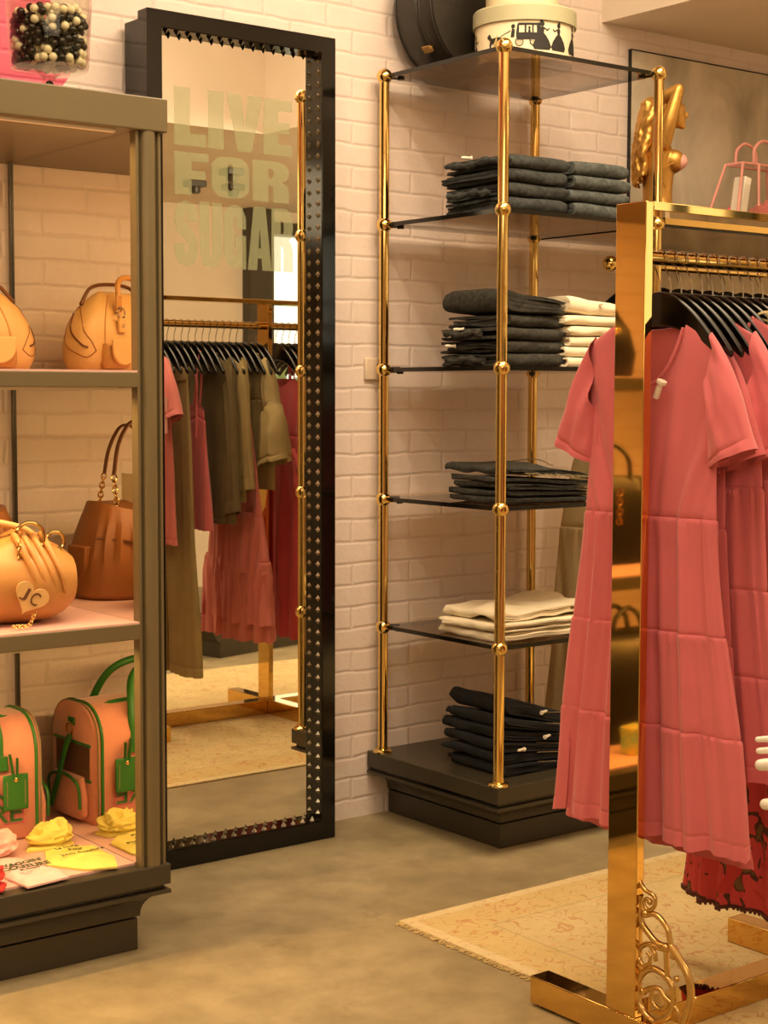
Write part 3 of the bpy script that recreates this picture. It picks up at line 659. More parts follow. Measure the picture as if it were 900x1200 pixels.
coach = [[(0, 3), (.4, 2.2), (6, 2.2), (7, 3.2), (7, 4.4), (0, 4.4)], [(.3, 6.7), (7, 6.7), (7, 7.4), (.6, 7.4)], [(0, 4.4), (.9, 4.4), (.9, 6.7), (.3, 6.7)], [(2.6, 4.4), (3.2, 4.4), (3.2, 6.7), (2.6, 6.7)], [(5.0, 4.4), (5.5, 4.4), (5.5, 6.7), (5.0, 6.7)], [(6.5, 4.4), (7, 4.4), (7, 6.7), (6.5, 6.7)], [(3.7, 4.4), (4.6, 4.4), (4.4, 5.6), (3.9, 5.6)], disc(4.15, 5.9, .4)] + wheel(1, 1.5, 1.4) + wheel(6, 1.9, 1.9) + [[(7, 1.5), (7.8, 1.5), (7.8, 6.4), (7, 6.4)], disc(7.4, 7.0, .6), [(-1.8, 3), (-.6, 3), (-.4, 5.4), (-1.4, 5.8)], disc(-1, 6.4, .65), [(-1.8, 5.2), (-5.4, 3.6), (-5.4, 3.4), (-1.8, 4.9)]]
horse = [[(-9.4, 0), (-9.0, 0), (-8.6, 1.6), (-6.9, 1.5), (-6.2, 0), (-5.8, 0), (-6.0, 1.8), (-5.6, 2.8), (-4.8, 1.0), (-5.0, 3.2), (-6, 3.5), (-8.6, 3.3), (-9.3, 4.6), (-9.8, 4.8), (-10.6, 3.9), (-10.4, 3.5), (-9.7, 3.7), (-9.3, 2.6), (-9.6, 1.2)]]
AC = atan2(-HBY, -HBX)                       # towards the viewer
def side(px_off): return AC + px_off
sil(coach + horse, side(-.16), .034, .0086, 1).build('silhouette', M_sil, t, smooth=False)
sil(lady, side(.36), .027, .0086, 1).build('silhouette', M_sil, t, smooth=False)
sil(lady, side(.74), .027, .0084, -1).build('silhouette', M_sil, t, smooth=False)
sil(lady, side(1.25), .027, .0086, 1).build('silhouette', M_sil, t, smooth=False)
sil(lady, side(-1.3), .010, .0084, 1).build('silhouette', M_sil, t, smooth=False)
t = thing('small_hatbox', (HBX, HBY + .01, zt + .1525), 'smaller cream box stacked on the lid of the silhouette hatbox', 'box')
MB().lathe([(.1, 0), (.102, .003), (.102, .08)], 48).build('box_body', M_boxc, t); MB().lathe([(.103, .06), (.108, .06), (.108, .1), (.02, .102)], 48).build('lid', M_boxl, t)
t = thing('card_tag', (2.985, 3.385, zt), 'small patterned swing card wedged between the black case and the hatbox', 'tag')
MB().box(-.02, .02, -.001, .001, 0, .16, T=Matrix.Rotation(.38, 4, 'Y')).build('card', mat('patterned_card', (206, 178, 116), .7, c2=(110, 86, 52), vs=90), t)

# ------------------------------------------------------------------ what stands in the cabinet
def arc(cx, cz, rx, rz, a0, a1, n): return [(cx + rx * cos(a0 + (a1 - a0) * k / n), cz + rz * sin(a0 + (a1 - a0) * k / n)) for k in range(n + 1)]
def ringpts(c, r, n, ax='y'):
    o = []
    for k in range(n):
        a = 2 * pi * k / n; u, w = r * cos(a), r * sin(a)
        o.append({'y': (c[0] + u, c[1], c[2] + w), 'x': (c[0], c[1] + u, c[2] + w), 'z': (c[0] + u, c[1] + w, c[2])}[ax])
    return o
def chain(pts, r, w, mb=None):
    """links along a path, alternately turned"""
    mb = mb or MB(); P = [Vector(p) for p in pts]
    for k in range(len(P) - 1):
        a, b = P[k], P[k + 1]; d = (b - a); L = d.length; d.normalize()
        s = d.orthogonal().normalized()
        if k % 2: s = d.cross(s)
        m = (a + b) / 2; loop = [m + d * (L * .72 * cos(2 * pi * i / 12)) + s * (r * sin(2 * pi * i / 12)) for i in range(12)]
        mb.tube(loop, w, 6, closed=True)
    return mb
def path(pts, n):
    """Catmull-Rom resample"""
    P = [Vector(p) for p in pts]; P = [P[0] * 2 - P[1]] + P + [P[-1] * 2 - P[-2]]; out = []; m = len(P) - 3
    for k in range(n + 1):
        f = k / n * m; i = min(int(f), m - 1); t = f - i; a, b, c, d = P[i:i + 4]
        out.append(tuple(.5 * ((2 * b) + (c - a) * t + (2 * a - 5 * b + 4 * c - d) * t * t + (3 * b - a - 3 * c + d) * t ** 3)))
    return out
def loft(levels, p=2.6, seg=48, wob=0, seed=0):
    """closed body: (z, half_x, half_y[, cx, cy]) super-ellipse sections"""
    R = []
    for lv in levels:
        z, a, b = lv[:3]; cx, cy = (lv[3], lv[4]) if len(lv) > 3 else (0, 0); ring = []
        for k in range(seg):
            th = 2 * pi * k / seg; c, s = cos(th), sin(th)
            x = a * math.copysign(abs(c) ** (2 / p), c); y = b * math.copysign(abs(s) ** (2 / p), s)
            w = 1 + wob * noise.noise(Vector((x * 14 + seed, y * 14, z * 14)))
            ring.append((cx + x * w, cy + y * w, z))
        R.append(ring)
    return MB().rings(R)
def heart(sc, n=28):
    o = []
    for k in range(n):
        t = 2 * pi * k / n; o.append((sc * 16 * sin(t) ** 3 / 17, sc * (13 * cos(t) - 5 * cos(2 * t) - 2 * cos(3 * t) - cos(4 * t)) / 17))
    return o

# butter tan doctor bag, upper shelf
t = thing('handbag', (1.512, 3.578, 1.2985), 'butter tan domed handbag with round flap pockets on the upper cabinet shelf', 'handbag', rz=radians(-22))
LV = [(0, .145, .048), (.006, .158, .056), (.03, .170, .064), (.07, .171, .064), (.11, .158, .056), (.145, .136, .045), (.172, .108, .032), (.188, .085, .020), (.196, .07, .008)]
bd = loft(LV, 3.2, 56).build('bag_body', M_tan, t)
def surf(LV, p, ang, z, out=.001):
    for a, b in zip(LV[:-1], LV[1:]):
        if a[0] <= z <= b[0]:
            f = (z - a[0]) / (b[0] - a[0]); A_, B_ = a[1] + (b[1] - a[1]) * f, a[2] + (b[2] - a[2]) * f; break
    c, s = cos(ang), sin(ang); x = A_ * math.copysign(abs(c) ** (2 / p), c); y = B_ * math.copysign(abs(s) ** (2 / p), s)
    return (x + out * c, y + out * s, z)
for sx in (-1, 1):
    base_a = 0 if sx > 0 else pi
    tear = [(-.75, .050), (-.5, .036), (-.2, .040), (.1, .062), (.35, .098), (.5, .135), (.3, .158), (.0, .145), (-.3, .100), (-.62, .072)]
    MB().tube(path([surf(LV, 3.2, base_a + sx * a, z) for a, z in tear + tear[:1]], 60), .0011, 5).build('welt_seam', M_cognac, t)
    MB().tube(path([surf(LV, 3.2, base_a + sx * a, z) for a, z in ((-.5, .058), (-.25, .066), (.05, .098), (.3, .14))], 24), .0026, 6).build('zip', M_brown, t)
    for a in (-1.0, 1.0):
        MB().tube(path([surf(LV, 3.2, base_a + sx * a, z) for z in (.008, .03, .06, .09, .12, .15, .17, .185)], 30), .0018, 6).build('panel_seam', M_tan2, t)
    pk = loft([(0, .036, .016), (.01, .042, .024), (.04, .042, .024), (.06, .038, .014)], 3, 24); pk.v = [(x + sx * .085, y - .060, z + .008) for x, y, z in pk.v]
    o = pk.build('pocket', M_tan2, t)
    fl = MB(); half = [(-.04, .078)] + arc(0, .052, .04, .036, pi, 2 * pi, 14) + [(.04, .078)]
    fl.prism([(x + sx * .085, z) for x, z in half], -.092, -.084, 'xzy'); o2 = fl.build('pocket_flap', M_tan, t, bevel=.003)
    MB().box(sx * .06 - .012, sx * .06 + .012, -.066, -.058, .095, .13, T=Matrix.Translation((0, 0, 0))).build('strap_tab', M_tan, t, bevel=.002)
    MB().sphere((sx * .06, -.067, .112), (.004, .003, .004), 10, 6).build('rivet', M_silver, t)
    MB().tube(ringpts((sx * .06, -.060, .142), .014, 18, 'y'), .0022, 6, closed=True).build('ring', M_silver, t)
    MB().box(sx * .06 - .010, sx * .06 + .010, -.056, -.050, .145, .185, T=Matrix.Rotation(0, 4, 'X')).build('handle_tab', M_tan2, t, bevel=.002)
MB().tube(path([(-.06, -.052, .18), (-.045, -.04, .218), (0, -.03, .232), (.045, -.04, .218), (.06, -.052, .18)], 30), .007, 10).build('handle', M_tan2, t)
MB().tube(path([(-.08, .012, .18), (-.07, .018, .21), (0, .02, .217), (.08, .016, .205), (.125, .01, .162)], 24), .0045, 8).build('shoulder_strap', M_brown, t)
# bag beside it
t = thing('handbag', (1.03, 3.45, 1.2985), 'black slouchy leather handbag on the upper cabinet shelf, mirrored in the brass post', 'handbag', rz=.1)
loft([(0, .15, .08), (.006, .165, .1), (.07, .175, .105), (.14, .16, .085), (.2, .12, .045), (.215, .11, .02)], 2.8, 48, .06, 3).build('bag_body', M_dbag, t)
for sy in (-.03, .03): MB().tube(path([(-.08, sy, .2), (-.06, sy, .27), (0, sy, .30), (.06, sy, .27), (.08, sy, .2)], 24), .007, 8).build('handle', M_dbag, t)
chain([(-.05 + .012 * k, -.11 - .004 * sin(k), .14 - .02 * sin(k * .5)) for k in range(9)], .006, .0016).build('charm_chain', M_brass, t)
MB().tube(ringpts((.06, -.105, .13), .016, 18, 'y'), .003, 6, closed=True).build('ring', M_brass, t)

# honey tan bag with the heart charm, middle shelf
t = thing('handbag', (1.432, 3.275, .7495), 'honey tan gathered handbag with a stitched heart charm on the middle cabinet shelf', 'handbag', rz=radians(-12))
R = []
for i in range(26):   # a barrel lying along x, gathered to a mouth near its end
    f = i / 25; x = -.19 + .38 * f; e = 1 - abs(2 * f - 1) ** 5
    ring = []
    for k in range(56):
        a = 2 * pi * k / 56; g = exp(-((f - .70) / .10) ** 2) * max(0, sin(a)) ** 2
        ry = (.055 + .045 * e) * (1 + .05 * g * cos(a * 14)); rz = (.05 + .042 * e) * (1 + .22 * g + .05 * g * cos(a * 9))
        z = .092 + rz * sin(a) - .0; ring.append((x + .012 * sin(a * 2) * e, ry * cos(a) * 1.0, max(z, .0) if sin(a) < 0 else z))
    R.append(ring)
MB().rings(R).build('bag_body', M_tan2, t)
pl = MB()
for k, (xx, dy) in enumerate(((.055, -.012), (.075, 0), (.097, .006), (.118, .01))):
    pl.tube(path([(xx, -.035 + dy, .195), (xx + .01, -.068 + dy, .165), (xx + .028, -.092 + dy * .3, .115), (xx + .04, -.086, .07)], 14), [.0085 - .0003 * q for q in range(15)], 10)
pl.build('pleats', M_tan2, t)
MB().tube(ringpts((.088, -.05, .19), .031, 26, 'y'), .0042, 8, closed=True).build('ring', M_brass, t)
MB().tube(ringpts((.148, -.03, .178), .02, 20, 'y'), .0035, 8, closed=True).build('ring', M_brass, t)
chain([(.058, -.082, .185 - .0085 * k) for k in range(9)], .0052, .0015).build('charm_chain', M_brass, t)
hp = MB(); hp.prism([(.072 + a * .87 * 1.05 + b * .5, .068 - a * .5 + b * .87 * 1.05) for a, b in heart(.038)], -.124, -.117, 'xzy')
hh = hp.build('heart_charm', M_tan, t, bevel=.002); 
Th = Matrix.Translation((0, 0, 0))
for ltr, x0, w in (('J', .05, .016), ('C', .074, .018)):
    mb = text_mb(ltr, w, .028, .0, .0014); mb.v = [(.072 + (x0 + a - .072) * .87 + (b - .016) * .5, -.1242 - c, .072 - (x0 + a - .072) * .5 + (b - .016) * .87) for a, b, c in mb.v]; mb.build('monogram', M_brown, hh, smooth=False)
chain([(.082 - .003 * k, -.119, .036 - .0065 * k) for k in range(5)] + [(.062 - .006 * k, -.122, .008) for k in range(6)], .004, .0013).build('charm_chain', M_brass, t)
MB().tube(path([(-.13, -.02, .15), (-.1, -.025, .2), (0, -.03, .222), (.07, -.03, .21), (.105, -.03, .19)], 24), .0075, 10).build('handle', M_tan, t)
MB().tube(path([(.13, -.06, .1), (.15, -.05, .13), (.165, -.01, .12), (.168, .02, .09)], 16), .006, 8).build('side_strap', M_tan2, t)

# cognac bucket bag with the chain strap, standing behind
t = thing('handbag', (1.482, 3.56, .7495), 'tall cognac bucket bag with brass chain strap at the back of the middle cabinet shelf', 'handbag', rz=radians(-6))
R = []
for i in range(22):
    f = i / 21; z = .225 * f; a0 = .168 - .05 * f + .015 * sin(f * pi); b0 = .115 - .035 * f ** 1.4 + .012 * sin(f * pi); ring = []
    if i == 0: a0 *= .93; b0 *= .93
    for k in range(72):
        a = 2 * pi * k / 72; c, s = cos(a), sin(a); g = exp(-((f - .62) / .25) ** 2)
        w = 1 + .06 * g * max(0, cos((a - 4.9) * 1.0)) * cos(a * 20)
        ring.append((a0 * math.copysign(abs(c) ** .72, c) * w, b0 * math.copysign(abs(s) ** .72, s) * w, z + (.012 * cos(2 * a) * f ** 4)))
    R.append(ring)
MB().rings(R).build('bag_body', M_cognac, t)
fl = [(-.03, .13)] + arc(0, .085, .03, .035, pi, 2 * pi, 12) + [(.03, .13)]
for T_ in (Matrix.Translation((.158, .0, 0)) @ Matrix.Rotation(pi / 2, 4, 'Z'), Matrix.Translation((-.158, .0, 0)) @ Matrix.Rotation(-pi / 2, 4, 'Z')):
    MB().prism([(x * 1.3, z * 1.0) for x, z in fl], -.012, .012, 'xzy', T=T_).build('side_pocket', M_cognac, t, bevel=.004)
MB().tube(path([(-.15, -.06, .135), (-.08, -.105, .128), (0, -.118, .134), (.08, -.105, .142), (.145, -.05, .15)], 30), .003, 6).build('drawcord', M_brown, t)
for xx in (-.085, .085):
    for yy in (-.02,):
        chain(path([(xx, -.055, .205), (xx * .98, -.045, .25), (xx * .93, -.03, .30)], 7), .0062, .0020).build('strap_chain', M_brass, t)
        MB().tube(ringpts((xx, -.062, .205), .012, 16, 'y'), .0024, 6, closed=True).build('ring', M_brass, t)
MB().tube(path([(-.078, -.03, .30), (-.062, -.025, .37), (-.03, -.02, .42), (0, -.02, .432), (.03, -.02, .42), (.062, -.025, .37), (.078, -.03, .30)], 40), .0075, 10, flat=.55).build('strap', M_brown, t)
MB().tube(path([(-.066, .03, .30), (-.052, .03, .36), (-.025, .03, .408), (0, .03, .42), (.025, .03, .408), (.052, .03, .36), (.066, .03, .30)], 40), .0068, 10, flat=.55).build('strap', M_brown, t)
for xx in (-.072, .072): chain(path([(xx, .045, .218), (xx * .97, .038, .26), (xx * .92, .03, .30)], 7), .0062, .0020).build('strap_chain', M_brass, t)
mb = MB().box(.012, .015, -.03, .03, .16, .30); mb.build('swing_ticket', M_boxc, t, smooth=False)
# dark bag further along, seen only in the brass post
t = thing('handbag', (.98, 3.4, .7495), 'black tote with a brass charm on the middle cabinet shelf, mirrored in the brass post', 'handbag', rz=.05)
loft([(0, .16, .08), (.006, .17, .09), (.1, .168, .088), (.2, .15, .07), (.255, .135, .04)], 3.4, 48, .05, 8).build('bag_body', M_dbag, t)
for sy in (-.04, .04): MB().tube(path([(-.07, sy, .24), (-.06, sy, .31), (0, sy, .35), (.06, sy, .31), (.07, sy, .24)], 24), .007, 8).build('handle', M_dbag, t)
chain([(.02, -.092, .22 - .014 * k) for k in range(8)], .008, .002).build('charm_chain', M_brass, t)

# peach velour carrier bag with green trim
t = thing('carrier_bag', (1.448, 3.572, .2055), 'peach velour carrier bag with bright green trim on the cabinet base shelf', 'bag', rz=radians(-2))
HW, HD, HH = .205, .112, .288
def arch(s=1.0, hd=HD, hh=HH, n=14):
    r = .085; p = [(-hd + .012, 0), (-hd, .012)]
    p += [(-hd, hh - r)] + arc(-hd + r, hh - r, r, r, pi, pi / 2, 8)[1:] + arc(hd - r, hh - r, r, r, pi / 2, 0, 8) + [(hd, .012), (hd - .012, 0)]
    return [(y * s, max(z, 0)) for y, z in p]
R = []
for x, s in ((-HW, .93), (-HW + .006, .98), (-HW + .018, 1), (-.08, 1.0), (0, 1.01), (.08, 1.0), (HW - .018, 1), (HW - .006, .98), (HW, .93)):
    R.append([(x, y, z) for y, z in arch(s)])
MB().rings(R).build('bag_body', M_velour, t, ang=50)
for x in (-HW + .012, HW - .012):
    for dx in (-.005, .006):
        MB().tube([(x + dx, y * 1.012, z * 1.004) for y, z in arch(1.0)[1:-1]], .0042 if dx < 0 else .0022, 8).build('piping', M_green if dx < 0 else M_stitch, t)
for sx in (-1, 1):
    X = sx * (HW + .002)
    MB().box(min(X, X - sx * .004), max(X, X - sx * .004), -.082, .082, .105, .19).build('mesh_window', M_mesh, t, smooth=False)
    for zz_ in (.105, .192): MB().tube([(X, -.088, zz_), (X, .088, zz_)], .004, 8).build('trim', M_green, t)
    pk = loft([(0, .07, .012), (.01, .08, .02), (.06, .08, .024), (.10, .07, .015)], 2.8, 32)
    pk.v = [(X + sx * (.010 + y * .8), x, z + .012) for x, y, z in pk.v]; pk.build('end_pocket', M_velour, t)
    MB().tube(path([(X + sx * .024, -.078, .04), (X + sx * .026, -.07, .098), (X + sx * .026, 0, .116), (X + sx * .026, .07, .098), (X + sx * .024, .078, .04)], 24), .004, 8).build('pocket_trim', M_green, t)
    MB().tube(ringpts((X + sx * .007, 0, .225), .015, 18, 'x'), .0028, 6, closed=True).build('ring', M_brass, t)
    MB().box(X, X + sx * .005, -.014, .014, .232, .252).build('strap_loop', M_green, t, bevel=.001)
    MB().tube(path([(X + sx * .006, 0, .21), (X + sx * .016, .01, .17), (X + sx * .030, .02, .10), (X + sx * .034, .05, .03)], 20), .011, 8, flat=.3).build('shoulder_strap', M_green, t)
# zip over the top, handles, luggage label
for yy in (-.006, .006): MB().tube(path([(-HW + .02, yy * .6 - .03, HH - .012), (-.1, yy - .05, HH - .0), (0, yy - .055, HH + .002), (.1, yy - .05, HH - .0), (HW - .02, yy * .6 - .03, HH - .012)], 30), .0035, 6).build('zip', M_green, t)
for yy in (-.07, .065): MB().tube(path([(-.10, yy * 1.55, .2), (-.098, yy * 1.4, .27), (-.07, yy * .8, .345), (0, yy * .5, .372), (.07, yy * .8, .345), (.098, yy * 1.4, .27), (.10, yy * 1.55, .2)], 40), .0095, 10).build('handle', M_green, t)
for xx in (-.1, .1):
    MB().box(xx - .016, xx + .016, -HD - .010, -HD - .002, .17, .205).build('handle_patch', M_green, t, bevel=.003)
def label_tag(x):
    o = MB().box(x - .031, x + .031, -HD - .019, -HD - .0125, .078, .162).build('luggage_label', M_green, t, bevel=.006)
    MB().tube([(x - .022, -HD - .0195, .09), (x - .022, -HD - .0195, .148)], .001, 5).tube([(x + .022, -HD - .0195, .09), (x + .022, -HD - .0195, .148)], .001, 5).build('stitch_line', M_stitch, o)
    MB().sphere((x, -HD - .02, .15), (.006, .003, .006), 12, 8).build('rivet', M_brass, o)
    MB().tube([(x - .004, -HD - .016, .15), (x - .014, -HD - .018, .21)], .007, 8, flat=.4).tube([(x + .004, -HD - .016, .15), (x + .004, -HD - .018, .2)], .006, 8, flat=.4).build('label_strap', M_green, o)
label_tag(.13)
def bag_text(txt, xr, z, w, h):
    for off, m_, dy in ((.05, M_fuchsia, .0012), (.028, M_stitch, .0018), (.0, M_greenp, .0024)):
        mb = text_mb(txt, w + off * .25, h + off * .25, off, .0008); mb.v = [(xr - w - off * .125 + a, -HD - dy - c, z - off * .125 + b) for a, b, c in mb.v]; mb.build('print', m_, t, smooth=False)
bag_text("WAGGIN'", .128, .1, .31, .036); bag_text('COUTURE', .15, .048, .33, .042)

# soft folded pet shirts laid on the base shelf
def cap_shape(mb_c, sx, sy, sz, seed):
    """a soft crumpled bundle: ridged folds running across it"""
    m = MB(); m.sphere((0, 0, 0), (1, 1, 1), 48, 30); out = []
    for x, y, z in m.v:
        n1 = noise.noise(Vector((x * 1.3 + seed, y * 1.3, z))); n2 = noise.noise(Vector((x * 2.6 + y * 1.5 + seed, y * 1.2 - x, z * 2 + seed)))
        rdg = 1 - abs(n2) * 2.2
        k = 1 + .26 * n1 + .16 * rdg - .08
        out.append((x * sx * k, y * sy * k, max(.0006, (z * .5 + .5) * 2 * sz * (1 + .35 * n1 + .28 * rdg * max(0, z)))))
    m.v = out; return m
def soft_sheet(pts, seed, h=.012):
    """a small garment lying flat: outline polygon filled with a puffed, wrinkled sheet"""
    cx = sum(p[0] for p in pts) / len(pts); cy = sum(p[1] for p in pts) / len(pts)
    out = []; Rr = []
    for a, b in zip(pts, pts[1:] + pts[:1]):
        for k in range(9): f = k / 9; w = .0025 * noise.noise(Vector((a[0] * 90 + k, b[1] * 90, seed))); out.append((a[0] + (b[0] - a[0]) * f + w, a[1] + (b[1] - a[1]) * f + w, 0))
    for q in range(11):
        f = 1 - q / 10.0 * .985; ring = []
        for (x, y, _) in out:
            X, Y = cx + (x - cx) * f, cy + (y - cy) * f; e = 1 - f ** 6
            ring.append((X, Y, .0012 + h * (.42 * e + .5 * e * noise.noise(Vector((X * 24 + seed, Y * 30, seed))) + .22 * e * noise.noise(Vector((X * 60 + seed, Y * 50, seed))) + .2)))
        Rr.append(ring)
    base = [[(x, y, .0004) for x, y, _ in out]]
    return MB().rings(base + Rr)
bz = .2055
def shirt(name, loc, pts, m, label, cap, capm, texts, rz=0, grp='pet shirts laid on the cabinet base shelf'):
    t = thing(name, loc, label, 'shirt', grp, rz)
    soft_sheet(pts, loc[0] * 7, .018).build('shirt_body', m, t)
    for txt, x, y, w, h, mm, off in texts:
        mb = text_mb(txt, w, h, off, .0006); mb.v = [(x + a, y + b, 0.0172 + .002 * noise.noise(Vector(((x + a) * 26, (y + b) * 26, 2))) + c) for a, b, c in mb.v]; mb.build('print', mm, t, smooth=False)
    if cap:
        (cxx, cyy, sx, sy, sz) = cap; c = cap_shape(None, sx, sy, sz, loc[0] * 3); c.v = [(x + cxx, y + cyy, z + .004) for x, y, z in c.v]; o = c.build('hood', capm, t)
        MB().tube(path([(cxx - .006, cyy - sy * .75, sz * 1.5), (cxx, cyy - sy * .82, sz * 1.25), (cxx + .008, cyy - sy * .7, sz * 1.55)], 8), .0018, 5).tube(path([(cxx + .004, cyy - sy * .62, sz * 1.72), (cxx, cyy - sy * .82, sz * 1.2)], 6), .0016, 5).build('emblem', M_greenp, o)
rot = radians(37)
shirt('pet_shirt', (1.635, 3.225, bz), [(-.09, .0), (-.045, .10), (.02, .115), (.06, .07), (.062, -.03), (.03, -.105), (-.03, -.085)], M_yellow, 'yellow pet shirt with scripted print beside the cabinet post, on the base shelf', None, M_yellow,
      [('Le Note', -.04, .05, .055, .017, M_darkp, 0), ('Pour', -.018, .028, .034, .015, M_darkp, 0), ('Juicy Couture', -.052, -.004, .106, .019, M_darkp, 0)], 0)
shirt('pet_shirt', (1.625, 3.37, bz), [(-.07, -.02), (-.04, .03), (.03, .045), (.06, .02), (.05, -.02), (-.01, -.035)], M_yellow, 'rolled yellow hooded pet shirt lying behind the scripted yellow one', (0, .0, .055, .038, .022), M_yellow, [], 0)
shirt('pet_shirt', (1.475, 3.215, bz), [(-.075, .05), (-.03, .12), (.04, .10), (.075, -.02), (.07, -.10), (-.032, -.112), (-.042, -.01)], M_blush, 'blush pink pet shirt with green block lettering on the cabinet base shelf', (-.005, .135, .06, .045, .026), M_blush,
      [("WAGGIN'", -.042, .008, .105, .021, M_darkp, .03), ('COUTURE', -.044, -.021, .112, .021, M_darkp, .03), ('JUICY', -.012, -.038, .05, .011, M_darkp, .01)], 0)
shirt('pet_shirt', (1.343, 3.162, bz), [(-.08, .0), (-.02, .06), (.05, .05), (.075, -.01), (.05, -.05), (-.05, -.055)], M_red, 'red pet shirt lying at the front edge of the cabinet base shelf', (.01, .0, .06, .042, .02), M_red, [('JUICY', -.02, -.01, .06, .012, M_stitch, .02)], 0)

# jar of sticks, cartons seen in the brass post
t = thing('stick_jar', (1.12, 3.3, bz), 'glass jar of straw coloured sticks on the base shelf, mirrored in the brass post', 'jar')
MB().lathe([(.0, 0), (.045, 0), (.048, .006), (.048, .15), (.036, .168), (.036, .19), (.034, .19), (.034, .168), (.045, .148), (.045, .01), (0, .008)][1:-1], 28).build('jar_glass', M_clear, t)
mb = MB()
for k in range(40):
    a = RND.random() * 6.28; r = .034 * sqrt(RND.random()); mb.tube([(r * cos(a), r * sin(a), .012), (r * cos(a + .5), r * sin(a + .5), .11 + RND.random() * .04)], .0032, 5)
tag(mb.build('sticks', M_stick, t), kind='stuff')
for k, (x, y, w) in enumerate(((1.2, 3.23, .3), (1.0, 3.24, -.2))):
    t = thing('carton', (x, y, bz), ('small aqua patterned carton next to the stick jar, mirrored in the brass post', 'aqua carton with yellow spots at the far side of the stick jar')[k], 'carton', 'aqua cartons on the base shelf', w)
    MB().box(-.04, .04, -.025, .025, 0, .075).build('box_body', M_aqua, t, bevel=.004); MB().box(-.041, .041, -.026, .026, .06, .08).build('lid', M_aqua, t, bevel=.003)
t = thing('handbag', (.88, 3.42, bz), 'black ruffled tote on the cabinet base shelf, mirrored in the brass post', 'handbag')
loft([(0, .15, .07), (.006, .16, .08), (.15, .16, .085), (.3, .15, .06), (.33, .14, .03)], 3, 48, .09, 5).build('bag_body', M_dbag, t)
for sy in (-.03, .03): MB().tube(path([(-.07, sy, .3), (-.05, sy, .37), (0, sy, .40), (.05, sy, .37), (.07, sy, .3)], 24), .008, 8).build('handle', M_dbag, t)

# ------------------------------------------------------------------ footed candy jar on the cabinet top
JX, JY, JZ = 1.671, 3.42, 1.8835
t = thing('candy_jar', (JX, JY, JZ), 'footed glass jar of black and white candy balls on top of the cabinet', 'jar')
MB().lathe([(.062, 0), (.062, .005), (.03, .012), (.012, .02), (.010, .03), (.018, .045), (.021, .06), (.014, .078), (.03, .088), (.075, .091), (.086, .096), (.0885, .105), (.0925, .17), (.0985, .27), (.1, .30), (.0965, .30), (.095, .27), (.089, .17), (.085, .108), (.08, .101), (.03, .0985)], 48).build('jar_glass', M_clear, t)
MB().sphere((0, 0, .063), .0095, 14, 10).build('stem_bead', M_bball, t)
BR = .0097; pos = []
def jar_r(z): return .0855 - BR - .0012 + max(0, z - .105) * .055
while len(pos) < 292:
    z = .111 + .118 * RND.random() ** .95; r = sqrt(RND.uniform(.05 ** 2, .084 ** 2)); a = RND.random() * 6.2832; pos.append([r * cos(a), r * sin(a), z])
for it in range(46):
    cell = {}
    for i, p in enumerate(pos): cell.setdefault((int(p[0] // .02), int(p[1] // .02), int(p[2] // .02)), []).append(i)
    for i, p in enumerate(pos):
        cx_, cy_, cz_ = int(p[0] // .02), int(p[1] // .02), int(p[2] // .02)
        for ix in (-1, 0, 1):
            for iy in (-1, 0, 1):
                for iz in (-1, 0, 1):
                    for j in cell.get((cx_ + ix, cy_ + iy, cz_ + iz), ()):
                        if j <= i: continue
                        q = pos[j]; d = [p[0] - q[0], p[1] - q[1], p[2] - q[2]]; L_ = sqrt(d[0] ** 2 + d[1] ** 2 + d[2] ** 2) + 1e-9
                        if L_ < 2 * BR:
                            m_ = (2 * BR - L_) / L_ * .5
                            for c_ in (0, 1, 2): p[c_] += d[c_] * m_; q[c_] -= d[c_] * m_
    for p in pos:
        p[2] = min(max(p[2] - .0002, .111), .24); r = sqrt(p[0] ** 2 + p[1] ** 2); w_ = jar_r(p[2])
        if r > w_: p[0] *= w_ / r; p[1] *= w_ / r
        elif r < .042: p[0] *= 1.02; p[1] *= 1.02
wp = bp_ = None
for i, (x, y, z) in enumerate(pos):
    sc_ = 0.48 + .75 * noise.noise(Vector((x * 20, y * 20, z * 28))) + RND.uniform(-.42, .42)
    white = sc_ > .5
    src = wp if white else bp_
    if src is None:
        o = MB().sphere((0, 0, 0), BR, 14, 10).build('candy_ball', M_wball if white else M_bball)
        tag(o, ('white' if white else 'black') + ' candy ball among the balls in the footed glass jar', 'candy', ('white' if white else 'black') + ' candy balls in the glass jar')
        if white: wp = o
        else: bp_ = o
    else:
        o = src.copy(); COL.objects.link(o)
    o.location = (JX + x, JY + y, JZ + z)

# ------------------------------------------------------------------ rug
RX, RY = 2.312, 2.943
rug = MB().box(0, 3.0, -1.80, 0, 0, .006).build('rug', M_rug, bevel=.002); rug.location = (RX, RY, 0)
tag(rug, 'cream patterned rug with faint rust scrolls under the brass clothes rack', 'rug')
fr_ = MB()
for k in range(420):
    y = -1.795 + 1.79 * k / 419; L_ = .010 + RND.random() * .010
    fr_.tube([(.002, y, .004), (-L_ * .5, y + RND.uniform(-.003, .003), .0035), (-L_, y + RND.uniform(-.006, .006), .0016)], .0015, 4)
tag(fr_.build('fringe', mat('rug_fringe', (206, 178, 120), .95, var=.2, vs=90), rug), kind='stuff')

